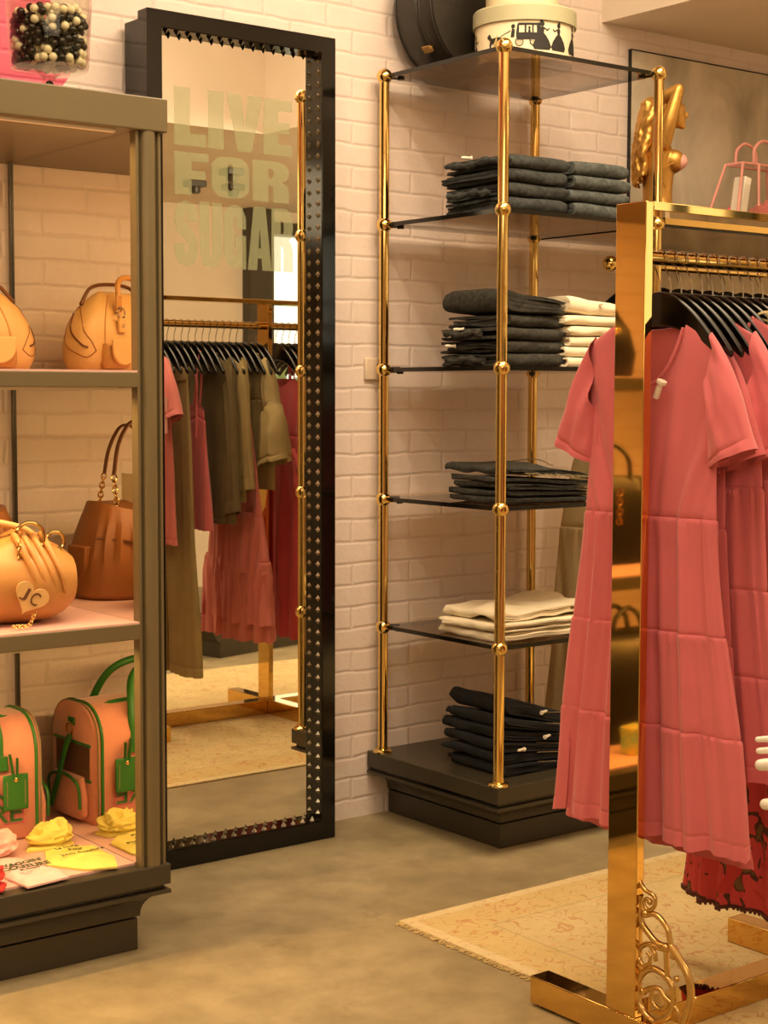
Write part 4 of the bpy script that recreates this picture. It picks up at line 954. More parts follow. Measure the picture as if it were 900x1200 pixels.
# ------------------------------------------------------------------ brass clothes rack
RZ = 1.505; RYC = 2.122; ZB = .0066
rk = thing('clothes_rack', (2.83, RYC, 0), 'polished brass clothes rack with flat bar posts and a scrolled bracket, standing on the rug', 'clothes rack')
LX = [2.21, 2.82, 3.43, 4.04]
for i, x in enumerate(LX):
    MB().box(x, x + .02, RYC - .038, RYC + .038, ZB + .056, (1.604 if x in (LX[0], LX[-1]) else 1.5878)).build('post', M_rackb, rk, world=True, bevel=.0015)
    MB().box(x - .002, x + .05, 1.862, 2.374, ZB, ZB + .056).build('foot', M_rackb, rk, world=True, bevel=.002)
for x in (LX[0] + .008,):
    for y in (1.9, 2.33): MB().box(x, x + .03, y - .02, y + .02, 0, ZB).build('foot_pad', M_edge, rk, world=True, smooth=False)
for a, b in zip(LX[:-1], LX[1:]):
    MB().box(a + .05, b - .002, RYC - .03, RYC + .03, ZB, ZB + .054).build('base_beam', M_rackb, rk, world=True, bevel=.002)
MB().box(LX[0] + .0202, LX[-1] - .0002, RYC - .038, RYC + .038, 1.588, 1.604).build('top_bar', M_rackb, rk, world=True, bevel=.0015)
MB().tube([(LX[0] + .01, RYC, RZ), (LX[-1] + .01, RYC, RZ)], .0135, 20).build('hanging_rail', M_rackb, rk, world=True)
SC = dict(A=[(2.093,.347),(2.089,.33),(2.079,.318),(2.069,.312),(2.054,.309),(2.046,.301),(2.049,.287),(2.06,.278),(2.072,.28),(2.075,.289),(2.069,.298),(2.061,.296),(2.060,.290)],
 B=[(2.084,.302),(2.09,.285),(2.086,.266),(2.078,.246),(2.063,.233),(2.043,.221),(2.02,.218)],
 C=[(2.07,.266),(2.047,.273),(2.028,.265),(2.014,.251),(2.009,.235),(2.004,.222)],
 D=[(2.004,.222),(1.988,.207),(1.969,.188),(1.958,.168),(1.955,.139),(1.964,.107),(1.976,.073)],
 E=[(2.02,.213),(2.039,.212),(2.059,.212),(2.077,.204),(2.087,.189),(2.085,.175),(2.073,.167),(2.06,.174),(2.057,.188),(2.065,.195)],
 E2=[(2.059,.212),(2.046,.198),(2.042,.184)],
 F=[(1.996,.127),(1.998,.143),(2.009,.157),(2.029,.166),(2.052,.167),(2.074,.153),(2.087,.132),(2.09,.111),(2.083,.09),(2.066,.073),(2.043,.066)],
 F2=[(1.996,.127),(2.0,.105),(2.012,.085),(2.043,.066)],
 G=[(2.073,.116),(2.051,.13),(2.031,.133),(2.021,.124),(2.002,.115),(1.986,.103),(1.976,.073)],
 G2=[(2.051,.127),(2.052,.107),(2.04,.096),(2.024,.098),(2.012,.112),(2.021,.124)], H=[(2.017,.219),(2.016,.194),(2.013,.165)], I=[(2.085,.30),(2.086,.23),(2.086,.16),(2.085,.07)])
def scroll(x):
    mb = MB(); rad = dict(A=.0048, B=.0062, C=.0055, D=.0075, E=.0055, E2=.0048, F=.0066, F2=.006, G=.0055, G2=.0045, H=.0055, I=.004)
    for k, pl in SC.items():
        P = path([(x, a, b) for a, b in pl], 36); n = len(P); r = rad[k]
        mb.tube(P, [r * (1 - .35 * (i / (n - 1))) if k in 'AEG' else r for i in range(n)], 10)
    for (y, z, r) in ((2.018, .217, .009), (2.004, .222, .007), (2.07, .268, .008), (2.073, .116, .007), (2.085, .175, .006), (2.06, .293, .006), (2.0, .205, .006), (1.976, .073, .009), (1.99, .165, .006)): mb.sphere((x, y, z), r, 12, 8)
    return mb.build('scroll_bracket', M_brassd, rk, world=True)
scroll(2.222); scroll(4.05)

# ------------------------------------------------------------------ hangers
HG = 'black hangers on the brass rack rail'
def make_hanger(label, group, x, y, z):
    t = thing('hanger', (x, y, z), label, 'hanger', group)
    top = [(u, -.062 - .070 * (abs(u) / .118) ** 1.8) for u in [-.155 + .31 * k / 32 for k in range(33)]]
    bot = [(u, -.128 - .068 * (abs(u) / .16) ** 2.0) for u in [.152 - .304 * k / 24 for k in range(25)]]
    MB().prism([(u, w) for u, w in top] + bot, -.0055, .0055, 'yzx').build('hanger_arms', M_blackm, t, bevel=.004, bseg=3)
    hk = path([(0, 0, -.072), (0, 0, -.045), (0, .006, -.028), (0, .0165, -.008), (0, .0145, .008), (0, .0, .0162), (0, -.0135, .0095), (0, -.0165, -.004)], 26)
    MB().tube(hk, .0014, 6).build('hook', M_wire, t)
    return t
h0 = make_hanger('black hanger on the brass rack rail', HG, 2.29, RYC, RZ)
HX = []; x = 2.29
k = 0
while x < 4.02:
    if all(not (lx - .012 < x < lx + .032) for lx in LX): HX.append(x)
    x += .03
def near(x): return min(HX, key=lambda q: abs(q - x))

# ------------------------------------------------------------------ garments
def lerp_prof(prof, z):
    if z >= prof[0][0]: return prof[0][1:]
    for a, b in zip(prof[:-1], prof[1:]):
        if a[0] >= z >= b[0]:
            f = (a[0] - z) / max(a[0] - b[0], 1e-9); return [p + (q - p) * f for p, q in zip(a[1:], b[1:])]
    return prof[-1][1:]
def body(prof, seams=(), neck=None, slope=.03, seed=0, seg=150, flip=1, rows=64, hem=0, gather=.0060, zref=None):
    """ring-built cloth tube hanging from a hanger. prof: (z, half width, half depth, fold height, fold count)"""
    z0, zb = prof[0][0], prof[-1][0]; zs = [z0 + (zb - z0) * k / rows for k in range(rows + 1)]
    for s in seams: zs += [s + .0015, s, s - .0015, s - .006, s - .014]
    zs += [z0 - .004, z0 - .012]
    if hem: zs += [zb + hem, zb + hem + .002, zb + hem - .002]
    zs = sorted(set(round(q, 5) for q in zs if zb <= q <= z0), reverse=True); R = []
    for z in zs:
        W_, D_, A_, K_ = lerp_prof(prof, z); w = max(0, 1 - (z0 - z) / .28) ** 1.5; ring = []
        sp = None
        for s in seams:
            if z <= s and (sp is None or s < sp): sp = s
        pinch = 1.0; groove = 0
        for s in seams:
            groove -= .0026 * exp(-((z - s) / .0014) ** 2)
            if z < s: groove += .0035 * exp(-(s - z) / .03) * (1 - exp(-(s - z) / .004))
        if hem: groove -= .0016 * exp(-((z - zb - hem) / .0016) ** 2)
        for k in range(seg):
            th = 2 * pi * k / seg; s = cos(th); q = sin(th); sd = 1 if q > 0 else -1
            u = s * W_; v = .8 * D_ * sd * abs(q) ** .85
            dz = 0
            if neck:
                nw, df, db = neck; au = abs(u)
                if au < nw: dz = -(df if sd < 0 else db) * max(0, 1 - (au / nw) ** 2) ** .75
                else: dz = -slope * ((au - nw) / max(W_ - nw, .01)) ** 1.3
            fold = 1.7 * noise.noise(Vector((s * K_ * .75 + seed * 3.7, z * 1.1, sd * 5 + seed))) + .55 * noise.noise(Vector((s * K_ * 2.1 + seed, z * 1.6, sd * 9)))
            fold += .22 * sin(K_ * 1.6 * s * pi + seed * 2.1 + (1.7 if sd > 0 else 0))
            a = A_ * fold
            if sp is not None: a += gather * exp(-(sp - z) / .035) * (noise.noise(Vector((s * 22, sp * 9, sd))) * 1.3 + noise.noise(Vector((s * 47, sp * 5, sd))) * .8) * min(1, (sp - z) / .006) * min(1, (1 - abs(s)) * 5)
            edge = min(1, (1 - abs(s)) * 6 + .25)
            vv = v * pinch + a * edge + groove * q
            uu = u + groove * s + (A_ * .7 * sin(z * 9 + seed + s) if abs(s) > .85 else 0)
            zz = z + dz * w + (A_ * .22 * fold * max(0, 1 - (z - (zb if zref is None else zref)) / .06))
            ring.append((vv * flip, uu, zz))
        R.append(ring)
    return MB().rings(R, caps=False)
def sleeve(sgn, T0, T1, B0, B1, d0, d1, seed, hem=.018, A=.004, n=26, ruf=0):
    R = []
    ts = sorted(set([k / n for k in range(n + 1)] + [.9, .905, .91]))
    for t in ts:
        tx, tz = T0[0] + (T1[0] - T0[0]) * t, T0[1] + (T1[1] - T0[1]) * t; bx, bz_ = B0[0] + (B1[0] - B0[0]) * t, B0[1] + (B1[1] - B0[1]) * t
        tx += .020 * sin(pi * t) * (1 - t); D = d0 + (d1 - d0) * min(1, t * 2.2) ** .7; D *= 1 - .10 * exp(-((t - .905) / .012) ** 2); ring = []
        for k in range(44):
            th = 2 * pi * k / 44; c, s = cos(th), sin(th); f = (c + 1) / 2
            u = bx + (tx - bx) * f; z = bz_ + (tz - bz_) * f
            g = A * (noise.noise(Vector((f * 5 + seed, t * 2.5, s * 2))) * 1.6 + sin(f * 11 + seed) * .5 * (1 + 2.5 * exp(-t * 9)))
            if ruf: g += ruf * t * sin(f * 16 + seed) ; z += ruf * .4 * t * sin(f * 16 + seed + (s > 0))
            ring.append((D * s + g * min(1, (1 - abs(c)) * 6 + .2), sgn * u, z))
        R.append(ring)
    return MB().rings(R, caps=False)
def hung(name, x, label, cat, group=None, dz=0.0, y=RYC, z=RZ, rz=0, dx=0):
    return thing(name, (near(x) + dx if y == RYC else x, y, z + dz), label, cat, group, rz)

PINKP = [(-.121, .128, .010, .0, 3), (-.135, .158, .013, .001, 3), (-.16, .163, .016, .002, 3), (-.24, .162, .022, .004, 4), (-.36, .163, .026, .006, 5), (-.484, .172, .028, .007, 8),
         (-.50, .174, .030, .010, 8), (-.70, .192, .034, .014, 8), (-.885, .222, .038, .018, 8), (-1.105, .262, .042, .021, 8)]
SEAM = (-.486, -.702, -.886)
def pink_dress(x, label, dz, seed, y, pin=False, stretch=1.0, wd=1.0, dp=1.0, am=1.0):
    t = hung('tiered_dress', x, label, 'dress', 'coral pink tiered dresses on the brass rack', dz)
    t.location.y = RYC
    pr = [(a * (stretch if a < -.3 else 1), b * (wd if a < -.4 else 1), c * dp, d * am, e) for a, b, c, d, e in PINKP]
    dy = y - RYC
    b = body(pr, [s * stretch for s in SEAM], (.088, .120, .016), .020, seed, 190, 1, 84, hem=.028); b.v = [(p[0], p[1] + dy, p[2]) for p in b.v]
    b.build('dress_body', M_pink, t, ang=70)
    for sg in (1, -1):
        sl = sleeve(sg, (.150, -.142), (.256, -.352), (.146, -.30), (.152, -.392), .0135, .034 * dp ** .5, seed + sg, A=.005)
        sl.v = [(p[0], p[1] + dy, p[2]) for p in sl.v]; sl.build('sleeve', M_pink, t, ang=70)
    # neck band: follows the neckline front and back
    for sd, dp in ((-1, .120), (1, .016)):
        pts = []
        for k in range(25):
            u = -.086 + .172 * k / 24; zz = -.121 - dp * max(0, 1 - (u / .088) ** 2) ** .75
            D_ = lerp_prof(pr, zz)[1]; pts.append((sd * D_ * sqrt(max(0, 1 - (u / .16) ** 2)) * 1.0, u + dy, zz + .001))
        MB().tube(pts, .0035, 6).build('neck_band', M_pink, t)
    if pin:
        T = Matrix.Translation((-.034, dy - .046, -.262)) @ Matrix.Rotation(.5, 4, 'X')
        MB().tube([(-.002, 0, 0), (-.004, -.0, .022), (-.004, 0, .030)], [.006, .006, .005], 12, T=T).tube([(-.004, 0, .030), (-.004, 0, .036)], [.0095, .0095], 14, T=T).build('security_tag', M_tagw, t)
    return t
pink_dress(2.29, 'foremost coral pink tiered dress, pinned at the neck, right behind the rack end post', 0, 1, 2.14, True, dp=.75, am=.8)
pink_dress(2.335, 'second coral pink tiered dress from the rack end post, its hem hanging lowest', -.012, 5, 2.168, False, 1.02, .95, .42, .34)
pink_dress(2.38, 'third coral pink tiered dress from the rack end post, shorter, with puffed shoulders', .004, 9, 2.115, False, .89, 1, .42, .36)
pink_dress(2.44, 'fourth coral pink tiered dress from the rack end post, shorter too', .012, 14, 2.11, False, .88, 1, .5, .45)
t = hung('floral_dress', 2.65, 'long red dress with dark floral print and lace hem hanging on the brass rack', 'dress')
FP = [(-.12, .11, .012, 0, 3), (-.3, .14, .022, .003, 4), (-.55, .15, .03, .008, 6), (-.9, .21, .038, .016, 6), (-1.345, .245, .046, .02, 6)]
body(FP, (-.55,), (.08, .05, .02), .02, 21, 150).build('dress_body', M_floral, t, ang=70)
fb_ = body(FP, (-.55,), (.08, .05, .02), .02, 21, 150); hemring = fb_.v[-150:]
lc = MB(); lc.tube([(x, u, z - .003) for x, u, z in hemring], .0042, 6, closed=True)
for i in range(0, 150):
    x, u, z = hemring[i]; lc.sphere((x, u, z - .008), (.0028, .0042, .004), 6, 4)
lc.build('lace_hem', mat('dark_lace', (92, 44, 38), .8), t)
def shirt_like(name, x, label, cat, m, zh, seed, wsh=.155, long_=False, hemW=.17, slD=.024, dz=0, collar_=False, tier=()):
    t = hung(name, x, label, cat, None, dz)
    pr = [(-.118, wsh - .045, .010, 0, 3), (-.135, wsh - .008, .014, .001, 3), (-.2, wsh, .02, .003, 3), ((zh - .2) / 2, (wsh + hemW) / 2, .026, .006, 4), (zh, hemW, .032, .008, 5)]
    body(pr, tier, (.065, .06, .012), .025, seed, 130, 1, 50, hem=.02).build('garment_body', m, t, ang=70)
    for sg in (1, -1):
        if long_: sleeve(sg, (wsh - .022, -.124), (wsh + .045, zh + .05), (wsh - .02, -.28), (wsh - .045, zh + .03), slD, .024, seed + sg, A=.006, n=40).build('sleeve', m, t, ang=70)
        else: sleeve(sg, (wsh - .022, -.124), (wsh + .09, -.33), (wsh - .01, -.28), (wsh - .01, -.37), slD, .03, seed + sg).build('sleeve', m, t, ang=70)
    if collar_:
        MB().tube(path([(-.012, -.066, -.12), (-.02, -.04, -.165), (-.024, 0, -.19), (-.02, .04, -.165), (-.012, .066, -.12), (.012, .04, -.108), (.014, 0, -.105), (.012, -.04, -.108)], 40), .008, 8, closed=False).build('collar', m, t)
    return t
shirt_like('shirt_dress', 2.56, 'light khaki shirt dress hanging behind the coral dresses on the brass rack', 'dress', M_khaki, -.9, 31, hemW=.21)
t = hung('strappy_blouse', 2.50, 'pale pink top with knotted khaki ribbon straps on the brass rack', 'top')
body([(-.14, .12, .012, .0, 3), (-.2, .15, .02, .004, 4), (-.6, .17, .03, .008, 5)], (-.25,), (.1, .03, .02), .02, 33, 120, 1, 30).build('garment_body', M_palep, t, ang=70)
rb = MB()
for sg in (-1, 1):
    c = Vector((-.012, sg * .105, -.118))
    for a in range(4):
        an = a * 1.6 + .3; rb.tube(path([c, c + Vector((-.01, .028 * cos(an), .024 * sin(an) + .006)), c + Vector((-.004, .014 * cos(an + .8), .03 * sin(an + .4))), c], 14), .006, 6, flat=.35)
    rb.tube(path([c, c + Vector((-.012, .015, -.05)), c + Vector((-.014, .004, -.10))], 10), .0065, 6, flat=.3)
rb.build('ribbon', M_khaki, t)
shirt_like('blouse', 2.93, 'rose pink blouse with a swing ticket, nearest the cabinet in the mirror reflection', 'blouse', M_rose, -.80, 35, hemW=.22, slD=.026)
t = bpy.data.objects['blouse']
MB().box(-.030, -.028, .17, .205, -.40, -.27).build('swing_ticket', mat('pink_ticket', (232, 178, 166), .6), t, smooth=False)
# trousers: two wide legs on a clip hanger
t = hung('trousers', 3.02, 'long khaki wide-leg trousers on the brass rack, seen in the mirror', 'trousers')
for sg in (1, -1):
    pr = [(-.17, .072, .016, .002, 2), (-.3, .078, .02, .004, 2), (-.6, .088, .024, .006, 2), (-1.29, .112, .032, .010, 2.4)]
    b = body(pr, (), None, 0, 41 + sg, 90, 1, 50, hem=.035); b.v = [(p[0] + sg * .004, p[1] + sg * (.066 + .045 * max(0, -.3 - p[2])), p[2]) for p in b.v]; b.build('leg', M_khaki, t, ang=70)
MB().rings([[(.018 * sin(a) , .142 * cos(a), z) for a in [2 * pi * k / 48 for k in range(48)]] for z in (-.21, -.165)], caps=False).build('waistband', M_khaki, t)
t = hung('camisole', 3.10, 'coral pink strappy camisole with tied ribbons on the brass rack, seen in the mirror', 'top')
body([(-.30, .11, .014, .002, 3), (-.5, .13, .024, .006, 4), (-.76, .16, .03, .01, 5)], (-.34,), (.07, .03, .0), .02, 45, 110, 1, 36).build('garment_body', M_pink, t, ang=70)
st_ = MB()
for u in (-.075, .075):
    for v in (-.012, .012): st_.tube(path([(v, u * .8, -.30), (v * .9, u, -.2), (0, u * 1.15, -.102)], 12), .0045, 6)
    st_.tube(path([(-.014, u, -.28), (-.022, u * 1.3, -.23), (-.018, u * 1.1, -.18), (-.01, u, -.26), (-.02, u * 1.2, -.36), (-.022, u * 1.2, -.42)], 24), .005, 6, flat=.4)
st_.build('straps', M_pink, t)
shirt_like('jacket', 3.18, 'dark olive long-sleeved jacket on the brass rack, seen in the mirror', 'jacket', M_dkhaki, -.74, 51, wsh=.165, long_=True, hemW=.175, collar_=True)
shirt_like('shirt', 3.25, 'khaki long-sleeved shirt next to the dark jacket on the brass rack, seen in the mirror', 'shirt', M_khaki, -.66, 53, wsh=.155, long_=True, hemW=.16)
t = hung('ruffle_dress', 3.32, 'dusty rose ruffled dress with short flounces on the brass rack, seen in the mirror', 'dress')
body([(-.33, .10, .014, .002, 3), (-.5, .13, .024, .006, 4), (-.72, .16, .034, .01, 5), (-.95, .215, .044, .018, 7), (-1.12, .25, .05, .022, 8)], (-.72,), (.07, .03, 0), .02, 57, 150, 1, 60).build('dress_body', M_rose, t, ang=70)
body([(-.88, .208, .046, .012, 7), (-.95, .222, .05, .018, 8), (-1.19, .245, .046, .022, 9)], (-.885,), None, 0, 58, 150, 1, 30).build('flounce', M_rose, t, ang=70)
body([(-.70, .16, .037, .006, 6), (-.75, .178, .042, .014, 8), (-.93, .205, .05, .02, 9)], (-.705,), None, 0, 59, 150, 1, 20).build('flounce', M_rose, t, ang=70)
st_ = MB()
for u in (-.07, .07):
    for v in (-.012, .012): st_.tube([(v, u * .9, -.335), (0, u * 1.1, -.100)], .003, 6)
st_.build('straps', M_rose, t)
t = hung('flounce_top', 3.38, 'khaki top with deep flounced sleeves on the brass rack, seen in the mirror', 'top')
body([(-.112, .09, .012, 0, 3), (-.135, .135, .018, .001, 3), (-.3, .15, .026, .004, 4), (-.62, .165, .034, .008, 5)], (-.28,), (.07, .02, .0), .025, 61, 130, 1, 44).build('garment_body', M_khaki, t, ang=70)
MB().tube(path([(-.012, -.07, -.115), (-.02, 0, -.13), (-.012, .07, -.115), (.012, 0, -.104)], 24), .008, 8).build('collar', M_khaki, t)
for sg in (1, -1):
    sleeve(sg, (.11, -.122), (.185, -.30), (.13, -.25), (.13, -.34), .024, .036, 63 + sg).build('sleeve', M_khaki, t, ang=70)
    sleeve(sg, (.19, -.295), (.235, -.50), (.125, -.335), (.095, -.54), .040, .058, 65 + sg, A=.006, ruf=.012).build('sleeve_flounce', M_khaki, t, ang=70)
def strap_dress(name, x, label, m, zt, zh, seed, W=.12, Wh=.24):
    t = hung(name, x, label, 'dress')
    body([(zt, W, .014, .002, 3), (zt - .2, W + .02, .026, .006, 4), (zt - .45, (W + Wh) / 2, .036, .012, 5), (zh, Wh, .046, .018, 7)], (zt - .22,), (.07, .03, 0), .02, seed, 140, 1, 60).build('dress_body', m, t, ang=70)
    s_ = MB()
    for u in (-.075, .075):
        for v in (-.010, .010): s_.tube([(v, u * .9, zt - .005), (0, u * 1.15, -.100)], .003, 6)
    s_.build('straps', m, t); return t
t = strap_dress('slip_dress', 3.51, 'deep coral chiffon dress hanging past the middle rack post, seen in the mirror', M_redp, -.2, -1.20, 71)
sleeve(1, (.10, -.45), (.235, -.6), (.12, -.55), (.12, -.66), .03, .045, 73, ruf=.014).build('sleeve_flounce', M_redp, t, ang=70)
strap_dress('slip_dress', 3.62, 'deep coral strappy dress beside the chiffon one, its straps in sight in the mirror', M_redp, -.32, -1.10, 75)
strap_dress('slip_dress', 3.73, 'coral pink strappy dress furthest along the brass rack, seen in the mirror', M_pink, -.30, -1.0, 79)
for i, x in enumerate(HX):
    if i: dup(h0, (x, RYC, RZ), h0['label'], HG)

# ------------------------------------------------------------------ wall-mounted glass shelf with its own rail, next to the tower
GX0, GX1 = 3.478, 5.25
ws = thing('wall_shelf', (4.36, 3.47, 0), 'brass edged glass wall shelf with hanging rail beside the shelf tower', 'shelf')
mb = MB(); mb.box(GX0, GX1, 3.214, 3.74, 1.7264, 1.7384); mb.mi = [0, 0, 1, 1, 1, 1]
mb.build('glass_shelf', [M_shelf, M_edge], ws, world=True, smooth=False)
MB().box(GX0, GX1, 3.2035, 3.2135, 1.7335, 1.758).build('brass_fascia', M_brass, ws, world=True, bevel=.001)
MB().tube([(3.5, 3.443, 1.638), (5.22, 3.443, 1.638)], .0125, 18).build('hanging_rail', M_brass, ws, world=True)
MB().sphere((3.5, 3.443, 1.638), .0235, 20, 14).build('ball_finial', M_brass, ws, world=True)
for x in (3.62, 5.1): MB().tube([(x, 3.443, 1.64), (x, 3.443, 1.7262)], .006, 10).build('drop_rod', M_brass, ws, world=True)
for y in (3.24, 3.7):
    MB().lathe([(.0145, 0), (.0145, 1.726)], 18, (5.23, y, 0)).build('post', M_brass, ws, world=True)
    MB().lathe([(.03, 0), (.03, .005), (.02, .012)], 18, (5.23, y, 0)).build('flange', M_brass, ws, world=True)
hg2 = 'black hangers on the wall shelf rail'
wz = 1.638
wx = [3.60, 3.67,  3.72, 3.80, 3.86, 3.94, 4.02, 4.10, 4.18, 4.26]
for i, x in enumerate(wx):
    o = dup(h0, (x, 3.443, wz), 'black hanger on the wall shelf rail', hg2, radians(18) if x == 3.60 else 0)
t = thing('linen_dress', (3.60, 3.443, wz), 'oatmeal linen strappy maxi dress hanging from the wall shelf rail behind the glass tower', 'dress', rz=radians(18))
body([(-.40, .13, .014, .002, 3), (-.6, .2, .024, .005, 4), (-.80, .235, .028, .006, 4), (-1.02, .262, .03, .008, 5), (-1.40, .285, .034, .010, 6)], (-.802,), (.1, .02, 0), .02, 83, 140, 1, 60).build('dress_body', M_linen, t, ang=70)
s_ = MB()
for u in (-.1, .1):
    for v in (-.010, .010): s_.tube([(v, u, -.405), (v * .4, u * 1.15, -.12)], .0045, 6, flat=.4)
s_.build('straps', M_cream, t)
# things on the glass shelf
gz = 1.7386
def small(name, px, w, d, h, m, label, cat, extra=None):
    t = thing(name, (px, 3.262, gz), label, cat)
    MB().box(-w / 2, w / 2, -d / 2, d / 2, 0, h).build('pouch_body' if 'pouch' in name else 'body', m, t, bevel=.004)
    if extra: extra(t, w, d, h)
    return t
def bow(t, w, d, h):
    mb = MB()
    for sg in (-1, 1): mb.tube(path([(0, -d / 2 - .004, h * .6), (sg * .012, -d / 2 - .007, h * .85), (sg * .02, -d / 2 - .005, h * .6), (sg * .012, -d / 2 - .006, h * .4), (0, -d / 2 - .004, h * .6)], 16), .003, 6)
    mb.build('bow', M_dbag, t)
def lace(t, w, d, h):
    mb = MB()
    for k in range(7): mb.tube(ringpts((-w / 2 + w * (k + .5) / 7, -d / 2 - .002, h - .006), .006, 10, 'y'), .0015, 5, closed=True)
    mb.build('lace_edge', M_boxc, t)
small('lace_pouch', 3.595, .13, .06, .05, M_dbag, 'black lace edged pouch on the wall shelf next to the gold statue', 'pouch', lace)
def flap(t, w, d, h): MB().box(-w / 2 + .002, w / 2 - .002, -d / 2 - .003, -d / 2, h * .45, h * .92).build('flap', M_fuchsia, t, bevel=.002)
small('wallet', 3.735, .115, .05, .048, M_fuchsia, 'bright pink wallet on the wall shelf in front of the gold statue', 'wallet', flap)
def lid_(t, w, d, h): MB().box(-w / 2 - .002, w / 2 + .002, -d / 2 - .002, d / 2 + .002, h * .7, h + .003).build('lid', M_white, t, bevel=.002)
small('gift_box', 3.842, .075, .05, .045, M_white, 'small white lidded box on the wall shelf beside the pink wallet', 'box', lid_)
small('bow_pouch', 3.915, .06, .05, .048, M_dbag, 'small black pouch with a bow on the wall shelf beside the white box', 'pouch', bow)
# clear vinyl tote with pink piping
t = thing('vinyl_tote', (4.10, 3.40, gz), 'clear vinyl tote with pink piping and pink pouches inside, on the wall shelf', 'tote bag')
bx = [(-.17, -.07), (.17, -.07), (.17, .07), (-.17, .07)]; tx = [(-.10, -.035), (.10, -.035), (.10, .035), (-.10, .035)]; HT = .232
MB().rings([[(a, b, 0) for a, b in bx], [(a, b, HT) for a, b in tx]]).build('vinyl_body', M_pvc, t, smooth=False)
pp = MB(); m_pip = mat('pink_piping', (226, 156, 146), .5)
for (a, b), (c, d) in zip(bx, tx): pp.tube([(a, b, .004), (c, d, HT)], .0045, 8)
for P_, z in ((bx, .005), (tx, HT)): pp.tube([(a, b, z) for a, b in P_], .0045, 8, closed=True)
pp.tube([(-.045, -.055, .1), (-.03, -.04, HT)], .004, 8)
pp.build('piping', m_pip, t)
for yy in (-.036, .036): MB().tube(path([(-.05, yy, HT), (-.045, yy, HT + .05), (0, yy, HT + .075), (.045, yy, HT + .05), (.05, yy, HT)], 24), .005, 8).build('handle', m_pip, t)
MB().box(-.13, -.10, -.045, .0, .05, .17, T=Matrix.Rotation(.18, 4, 'Y')).build('care_card', M_white, t, bevel=.002)
pq = cap_shape(None, .06, .034, .05, 3); pq.v = [(x + .06, y, z + .004) for x, y, z in pq.v]; pq.build('pouch_inside', M_rose, t)
pq = cap_shape(None, .045, .03, .02, 5); pq.v = [(x - .05, y, z + .004) for x, y, z in pq.v]; pq.build('pouch_inside', mat('lime_pouch', (160, 160, 60), .6), t)
pq = cap_shape(None, .03, .02, .035, 7); pq.v = [(x - .11, y + .01, z + .01) for x, y, z in pq.v]; pq.build('pouch_inside', M_fuchsia, t)
# gold statue
t = thing('statue', (3.70, 3.43, gz), 'gold statue of a woman in a white bikini top, arms behind her head', 'statue', rz=radians(-37.6))
b = MB()
def limb(mb, pts, rr, n=14, seg=14):
    P = path(pts, n); m = len(pts) - 1; R_ = []
    for k in range(n + 1):
        f = k / n * m; i = min(int(f), m - 1); R_.append(rr[i] + (rr[i + 1] - rr[i]) * (f - i))
    mb.tube(P, R_, seg); mb.sphere(P[0], R_[0] * .99, 12, 8); mb.sphere(P[-1], R_[-1] * .99, 12, 8)
def oval(z, cx, a, bb, n=28): return [(cx + a * cos(2 * pi * k / n), bb * sin(2 * pi * k / n), z) for k in range(n)]
b.rings([oval(.0, .0, .058, .066), oval(.03, -.002, .060, .070), oval(.06, -.006, .054, .064), oval(.10, -.010, .044, .050), oval(.14, -.010, .045, .050), oval(.19, -.010, .050, .058), oval(.235, -.012, .048, .064), oval(.268, -.010, .036, .058), oval(.29, -.004, .020, .03)])
for sg in (-1, 1):
    b.sphere((.034, sg * .030, .214), (.034, .031, .034), 18, 12); b.sphere((-.042, sg * .03, .025), (.03, .034, .04), 16, 10)
    limb(b, [(-.004, sg * .058, .262), (.012, sg * .074, .33), (.036, sg * .078, .418)], [.024, .023, .017])
    limb(b, [(.036, sg * .078, .418), (-.005, sg * .055, .400), (-.045, sg * .02, .365)], [.017, .0155, .011])
    b.sphere((-.05, sg * .012, .358), (.018, .012, .012), 12, 8)
    for k in range(4): limb(b, [(-.05, sg * .012, .362 - k * .006), (-.062, sg * -.004, .364 - k * .007), (-.066, sg * -.016, .358 - k * .007)], [.0042, .004, .0034], 6, 8)
limb(b, [(-.006, 0, .275), (.006, 0, .302), (.022, 0, .325)], [.021, .019, .019])
HO = Vector((.022, 0, .004))
for c_, r_ in (((.008, 0, .362), (.041, .034, .044)), ((.026, 0, .338), (.025, .023, .027)), ((.051, 0, .351), (.010, .006, .011)), ((.044, 0, .332), (.008, .012, .005)), ((.041, 0, .317), (.011, .011, .009)), ((.042, 0, .373), (.007, .021, .006))): b.sphere(tuple(Vector(c_) + HO), r_, 18, 12)
for sg in (-1, 1): b.sphere((.064, sg * .012, .367), (.005, .007, .004), 10, 8); b.sphere((.026, sg * .034, .354), (.008, .005, .012), 10, 8)
link('figure', remeshed(b, .0032, 3), M_gold, t)
hb = MB(); hb.sphere((.010, 0, .378), (.048, .044, .044), 18, 12); hb.sphere((-.034, 0, .335), (.040, .046, .075), 16, 12)
for k in range(22):
    a = -1.15 + 2.3 * k / 21; rr = random.Random(k); x0, y0 = -.018 - .028 * cos(a), .042 * sin(a)
    pts = []
    for q in range(9):
        f = q / 8; pts.append((x0 - .014 * sin(pi * f * .8) - .020 * f + .010 * sin(q * 1.9 + k), y0 * (1 + .25 * f) + .008 * cos(q * 1.7 + k * 2), .385 - .25 * f * (1 - .12 * abs(a)) + .0))
    limb(hb, pts, [.012, .013, .013, .012, .012, .011, .010, .008, .004], 20, 8)
link('hair', remeshed(hb, .0036, 1), M_gold, t)
bk = MB()
for sg in (-1, 1): bk.sphere((.046, sg * .031, .212), (.0285, .026, .026), 18, 12)
bk.build('bikini_top', M_palep, t)
MB().tube(path([(.03, -.056, .204), (.01, -.064, .195), (-.012, -.06, .172), (-.004, -.056, .150), (.008, -.052, .13)], 20), .0018, 6).build('bikini_string', M_gold, t)
